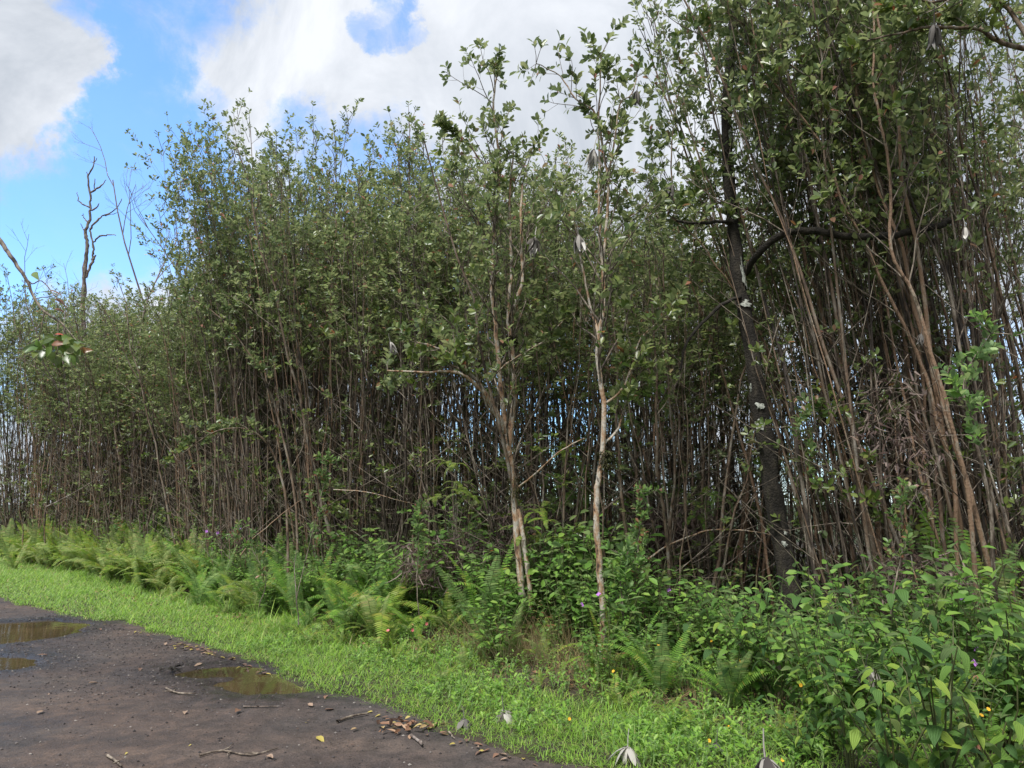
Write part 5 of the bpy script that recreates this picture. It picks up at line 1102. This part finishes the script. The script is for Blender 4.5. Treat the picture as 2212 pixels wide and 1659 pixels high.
# thin fallen and arching branches
def stick(name, label, pts, Y, r, mat='bark_p', seed=0, cat='branch'):
    g = np.random.default_rng(seed); P = smooth_path([A(x, y, Y + dy) for x, y, dy in pts]) + 0; P += g.normal(size=P.shape) * .003; b = P[0].copy(); m = MB(); m.tube(P, np.linspace(r, r * .4, len(P)), 5)
    return link(name, m.mesh(name, [M[mat]], origin=b), loc=b, label=label, cat=cat)
stick('fallen_branch', 'thin pale fallen branch arching over plants before the black trunk', [(1390, 1215, 0), (1440, 1180, 0), (1500, 1155, 0), (1540, 1145, .1), (1620, 1148, .1), (1680, 1160, .1), (1730, 1190, .1)], 7.6, .011)
stick('fallen_branch', 'thin bare branch bowing over the sunlit ferns', [(520, 1200, 0), (545, 1165, 0), (575, 1140, 0), (610, 1110, .2), (650, 1080, .3)], 9.0, .009, 'bark_o')
stick('fallen_branch', 'long pale twig crossing dark stems above the green bank', [(720, 1058, 0), (790, 1062, 0), (850, 1078, 0), (900, 1090, .3)], 8.8, .007)
stick('fallen_branch', 'thin leaning twig before the dark fern bank', [(645, 1350, 0), (642, 1300, 0), (636, 1240, .1), (640, 1190, .2)], 8.3, .008, 'dead')
stick('fallen_branch', 'straight thin pale twig slanting above the near shrubs', [(2010, 1345, 0), (1990, 1290, 0), (1975, 1240, 0), (1968, 1200, .1)], 6.0, .009)
stick('fallen_branch', 'bare diagonal twig across the leaning stems', [(1960, 1100, 0), (2000, 1040, 0), (2040, 985, .1)], 6.4, .006, 'dead')
stick('fallen_branch', 'bowed bare twig over the far grey stems', [(100, 1095, 0), (150, 1070, 0), (200, 1040, .3), (235, 1015, .5)], 14.5, .014, 'dead')
# long arching green-dark branches out of the tall clump
for k, (pts, lab) in enumerate([([(640, 1100, 0), (600, 900, 0), (560, 800, -.2), (480, 690, -.4), (400, 640, -.5)], 'bent stem arching down-left out of the tall clump, upper one'), ([(620, 1100, 0), (590, 980, 0), (540, 930, -.2), (470, 930, -.4), (400, 975, -.5)], 'bent stem drooping from the tall clump at mid-height')]):
    hero('guava_tree', lab, 'tree', [('trunk', [tuple(A(pts[0][0] + 6, 1240, 10.2))[:2] + (-.05, 0)] + [(x, y, 10.2 + dy) for x, y, dy in pts], .022, .006)], 'bark', [(0, .5, 1, 12, .5, 5, 6)], 110 + k, leafL=.07, tm=T4)

# ------------------------------------------------------------------ flowers
def petal_mesh(mat, n, L, W, cup=.2):
    out = []
    m = MB(); m.leaves(np.zeros((1, 3)), np.array([[1., 0, cup]]), np.array([[0, 0, 1.]]), L, W, T6); return m.mesh('petal', [mat])
PT = {'violet': (petal_mesh(M['violet'], 4, .026, .022), 4), 'yellow': (petal_mesh(M['yellow'], 7, .013, .009), 7), 'pink': (petal_mesh(M['pink'], 5, .02, .016), 5)}
def flower(p, kind, label, grp, seed, h=.16):
    g = np.random.default_rng(seed); p = np.array(p); e = empty(kind + '_flower', p - np.array([0, 0, h]), label, 'flower', grp); m = MB(); m.tube([(0, 0, 0), (.01, 0, h * .5), (0, 0, h)], .0022, 3); link('stem', m.mesh('stem', [M['stem']]), e)
    lf = MB(); lf.leaves(np.array([[0, 0, h * .5], [0, 0, h * .5], [0, 0, h * .2]]), np.array([[1, .2, .3], [-1, .1, .2], [.2, 1, .2]]), np.tile([0, 0, 1.], (3, 1)), .045, .022, T6); link('leaf', lf.mesh('flower_leaves', [M['shrub']]), e)
    me_, n = PT[kind]; tilt = Euler((R(55) + g.normal() * .3, g.normal() * .4, g.normal() * .5)).to_matrix()
    for k in range(n):
        o = link('petal', me_, e, loc=(0, 0, h)); o.rotation_euler = (tilt @ Euler((0, 0, k * 6.283 / n)).to_matrix()).to_euler()
VF = [(2078, 1294, 5.3, 'violet flower above the fern near the right border, the highest near one'), (2104, 1432, 4.9, 'four-petalled violet flower at the right, largest and fullest'), (2112, 1404, 5.1, 'half-turned violet flower just above the fullest one'), (1559, 1410, 6.0, 'violet flower low in the shrubs left of centre of the mass'), (1778, 1294, 6.6, 'violet flower level with the pale arching fern'), (1580, 1355, 6.5, 'small violet flower, left of a pair in the shrub mass'), (1608, 1354, 6.5, 'small violet flower, right of a pair in the shrub mass'),
      (1519, 1350, 6.6, 'faint violet flower behind the shrubs'), (1478, 1284, 7.0, 'violet flower right of the young sapling'), (1445, 1275, 7.1, 'violet flower beside the young sapling'), (1293, 1284, 6.7, 'violet flower touching the crooked trunk'), (1257, 1306, 6.7, 'violet flower left of the crooked trunk'), (446, 1148, 10.2, 'violet flower in the far bank, leftmost of three'), (470, 1151, 10.2, 'violet flower in the far bank, middle of three'), (520, 1142, 10.2, 'violet flower in the far bank, rightmost of three'), (1885, 1655, 4.6, 'faded violet flower at the bottom border')]
for k, (x, y, Y, lab) in enumerate(VF): flower(A(x, y, Y), 'violet', lab, 'violet wildflowers', k, .3)
YF = [(1230, 1553, 'yellow flower in the verge grass right of the curled dried leaf'), (1422, 1393, 'yellow flower right of the slumped grey leaf'), (1690, 1642, 'yellow flower beside the tent-shaped dried leaf'), (1532, 1600, 'yellow flower left of the black shrivelled leaf'), (1575, 1570, 'yellow flower at the top of the near creeper patch'), (1730, 1480, 'orange-yellow flower in the shrubs above the creeper'), (1676, 1434, 'small orange-yellow flower amid shrub leaves'), (1598, 1428, 'small orange-yellow flower below the violet one'), (1537, 1385, 'orange-yellow flower high in the shrub mass'), (2066, 1550, 'yellow flower at lower right, left of two'), (2120, 1545, 'yellow flower at lower right, upper of two'), (2135, 1532, 'yellow flower at lower right nearest the border'), (1325, 1450, 'tiny yellow flower by the crooked tree foot')]
for k, (x, y, lab) in enumerate(YF):
    near = G(x, y, .14 if y > 1540 and x < 1750 else .45); flower(near, 'yellow', lab, 'yellow wildflowers', 50 + k, .12)
for k, (x, y, lab) in enumerate([(909, 1333, 'pink blossom at the fern margin, top one of four'), (922, 1348, 'pink blossom right of the top one'), (891, 1361, 'pink blossom low by the small fern'), (838, 1362, 'pink blossom above the low light-green fern')]):
    flower(G(x, y, .32), 'pink', lab, 'pink blossoms at the fern margin', 80 + k, .15)

# ------------------------------------------------------------------ things lying on the road
g5 = np.random.default_rng(77)
FLM = [leaf_mesh('fallen_leaf', plain('fallen_leaf_%d' % k, c, .6), .085, .04, .12, .18) for k, c in enumerate([(.21, .12, .08), (.15, .095, .07), (.30, .21, .15), (.38, .31, .08), (.11, .07, .055)])]
def fleaf(x, y, k, lab, grp='fallen leaves on the road', s=1.0):
    p = G(x, y); z = float(max(road_z(np.array(p[0]), np.array(p[1])), WATER_Z)) + .012; o = link('fallen_leaf', FLM[k], loc=(p[0], p[1], z), label=lab, cat='fallen leaf', group=grp); o.rotation_euler = (g5.normal() * .15, g5.normal() * .15, g5.random() * 6.28); s *= .8 + .4 * g5.random(); o.scale = (s, s, s)
SPEC = [(79, 1548, 2, 'pale pink-tan leaf alone on the mud, far from the grass'), (400, 1545, 2, 'tan curled leaf left of the orange one on the mud'), (516, 1544, 0, 'orange-brown leaf at the end of a thin stick'), (684, 1600, 3, 'yellow leaf in the middle of the mud'), (577, 1640, 2, 'peach leaf near the bottom border'), (675, 1531, 2, 'tan leaf below the oval puddle'), (700, 1540, 1, 'dull brown leaf just right of the tan one'), (1147, 1540 + 60, 0, 'orange-brown leaf right of the twig scrap, at the verge'),
        (303, 1449, 1, 'dull leaf pair on gravelly mud, left one'), (437, 1438, 2, 'whitish leaf floating on the slim puddle'), (82, 1420, 1, 'leaf on the spit between the left puddles'), (190, 1480, 2, 'pinkish leaf fragment on grey mud'), (1140, 1633, 2, 'white papery leaf scrap at the verge corner'), (1160, 1640, 2, 'whitish crumpled leaf scrap by the bottom of the verge')]
for x, y, k, lab in SPEC: fleaf(x, y, k, lab, s=1.0)
for k in range(70):
    x = 400 + 150 * g5.normal() * .5 + 30; y = np.interp(x, [q[0] for q in EDGE], [q[1] for q in EDGE]) + 8 + 14 * g5.random() ** 1.5
    fleaf(x, y, int(g5.integers(5)), 'brown leaf in the drift of litter along the grass edge, beyond the slim puddle', 'leaf drift along the grass edge', .75)
for k in range(26):
    x = 780 + 400 * g5.random(); y = np.interp(x, [q[0] for q in EDGE], [q[1] for q in EDGE]) + 4 + 22 * g5.random()
    fleaf(x, y, int(g5.integers(4)), 'small brown leaf shed along the near grass edge', 'leaves along the near grass edge', .65)
for k in range(18): fleaf(30 + 900 * g5.random(), 1480 + 170 * g5.random(), int(g5.integers(5)), 'small leaf fragment scattered on open mud', 'scattered leaf fragments on the mud', .3)
def rstick(pts, r, lab, forks=0, seed=0):
    g = np.random.default_rng(seed); P = []
    for x, y in pts: p = G(x, y); p[2] = float(road_z(np.array(p[0]), np.array(p[1]))) + r + .004; P.append(p)
    P = smooth_path(P, 3); b = P[0].copy(); m = MB(); m.tube(P, np.linspace(r, r * .5, len(P)), 6)
    for k in range(forks):
        i = int(len(P) * (.3 + .5 * g.random())); d = g.normal(size=3); d[2] = abs(d[2]) * .15; m.tube([P[i], P[i] + unit(d) * .05, P[i] + unit(d + g.normal(size=3) * .3 * [1, 1, .2]) * .1], [r * .6, r * .5, r * .3], 4)
    link('stick', m.mesh('stick', [M['twig'] if seed % 2 else M['dead']], origin=b), loc=b, label=lab, cat='stick')
rstick([(728, 1567), (760, 1557), (796, 1549)], .012, 'dark straight stick pointing at the verge', 0, 1)
rstick([(525, 1535), (560, 1536), (603, 1533)], .007, 'thin pale straight stick beside the orange-brown leaf', 1, 2)
rstick([(358, 1492), (385, 1503), (423, 1505)], .009, 'crooked brown stick below the puddles', 2, 3)
rstick([(888, 1598), (905, 1612), (912, 1622)], .012, 'short grey stick with a cut end under the twig scrap', 1, 4)
rstick([(430, 1640), (480, 1630), (540, 1638), (600, 1625)], .008, 'tangled dark root scrap at the bottom of the mud', 4, 5)
rstick([(230, 1640), (245, 1650), (262, 1665)], .010, 'short dark stick at the bottom left of the mud', 1, 7)
rstick([(970, 1590), (978, 1600)], .008, 'stub of twig at the edge of the verge', 1, 9)
# clumps of debris
for k, (x, y, lab) in enumerate([(875, 1580, 'heap of crumpled brown leaves and bark on the mud near the verge'), (370, 1450, 'small black crumpled scrap on the mud')]):
    p = G(x, y); base = np.array([p[0], p[1], float(road_z(np.array(p[0]), np.array(p[1])))]); n = 46 if k == 0 else 9; g = np.random.default_rng(k); m = MB(); r = (.20, .05)[k]
    Pq = base + np.column_stack([g.normal(size=n) * r * .8, g.normal(size=n) * r * .35, .01 + .02 * g.random(n)]); m.leaves(Pq, g.normal(size=(n, 3)) * [1, 1, .3], np.column_stack([g.normal(size=(n, 2)) * .5, np.ones(n)]), .05 + .05 * g.random(n), .03, T4)
    link('debris_pile', m.mesh('debris_pile', [M['litter'] if k == 0 else M['bark_black']], origin=base), loc=base, label=lab, kind='stuff')
# alike labels are told apart by their order from left to right in the view
seen = {}
for o in list(bpy.data.objects):
    if o.get('category') in ('tree', 'shrub', 'fern') and o.get('label'): seen.setdefault(o['label'], []).append(o)
for lab_, os_ in seen.items():
    if len(os_) < 2: continue
    os_.sort(key=lambda o: px_of(o.location.x, o.location.y)); n_ = len(os_)
    for i_, o in enumerate(os_): o['label'] = ('leftmost' if i_ == 0 else 'rightmost' if i_ == n_ - 1 else 'middle' if n_ == 3 else ('second', 'third', 'fourth', 'fifth', 'sixth', 'seventh', 'eighth', 'ninth', 'tenth', 'eleventh', 'twelfth')[min(i_ - 1, 10)]) + ' ' + lab_
for o in bpy.data.objects:
    if o.get('label') and len(o['label'].split()) > 16: print('LONG', o.name, o['label'])
print('objects', len(bpy.data.objects), 'tris', sum(len(m_.loops) - 2 * len(m_.polygons) for m_ in bpy.data.meshes))
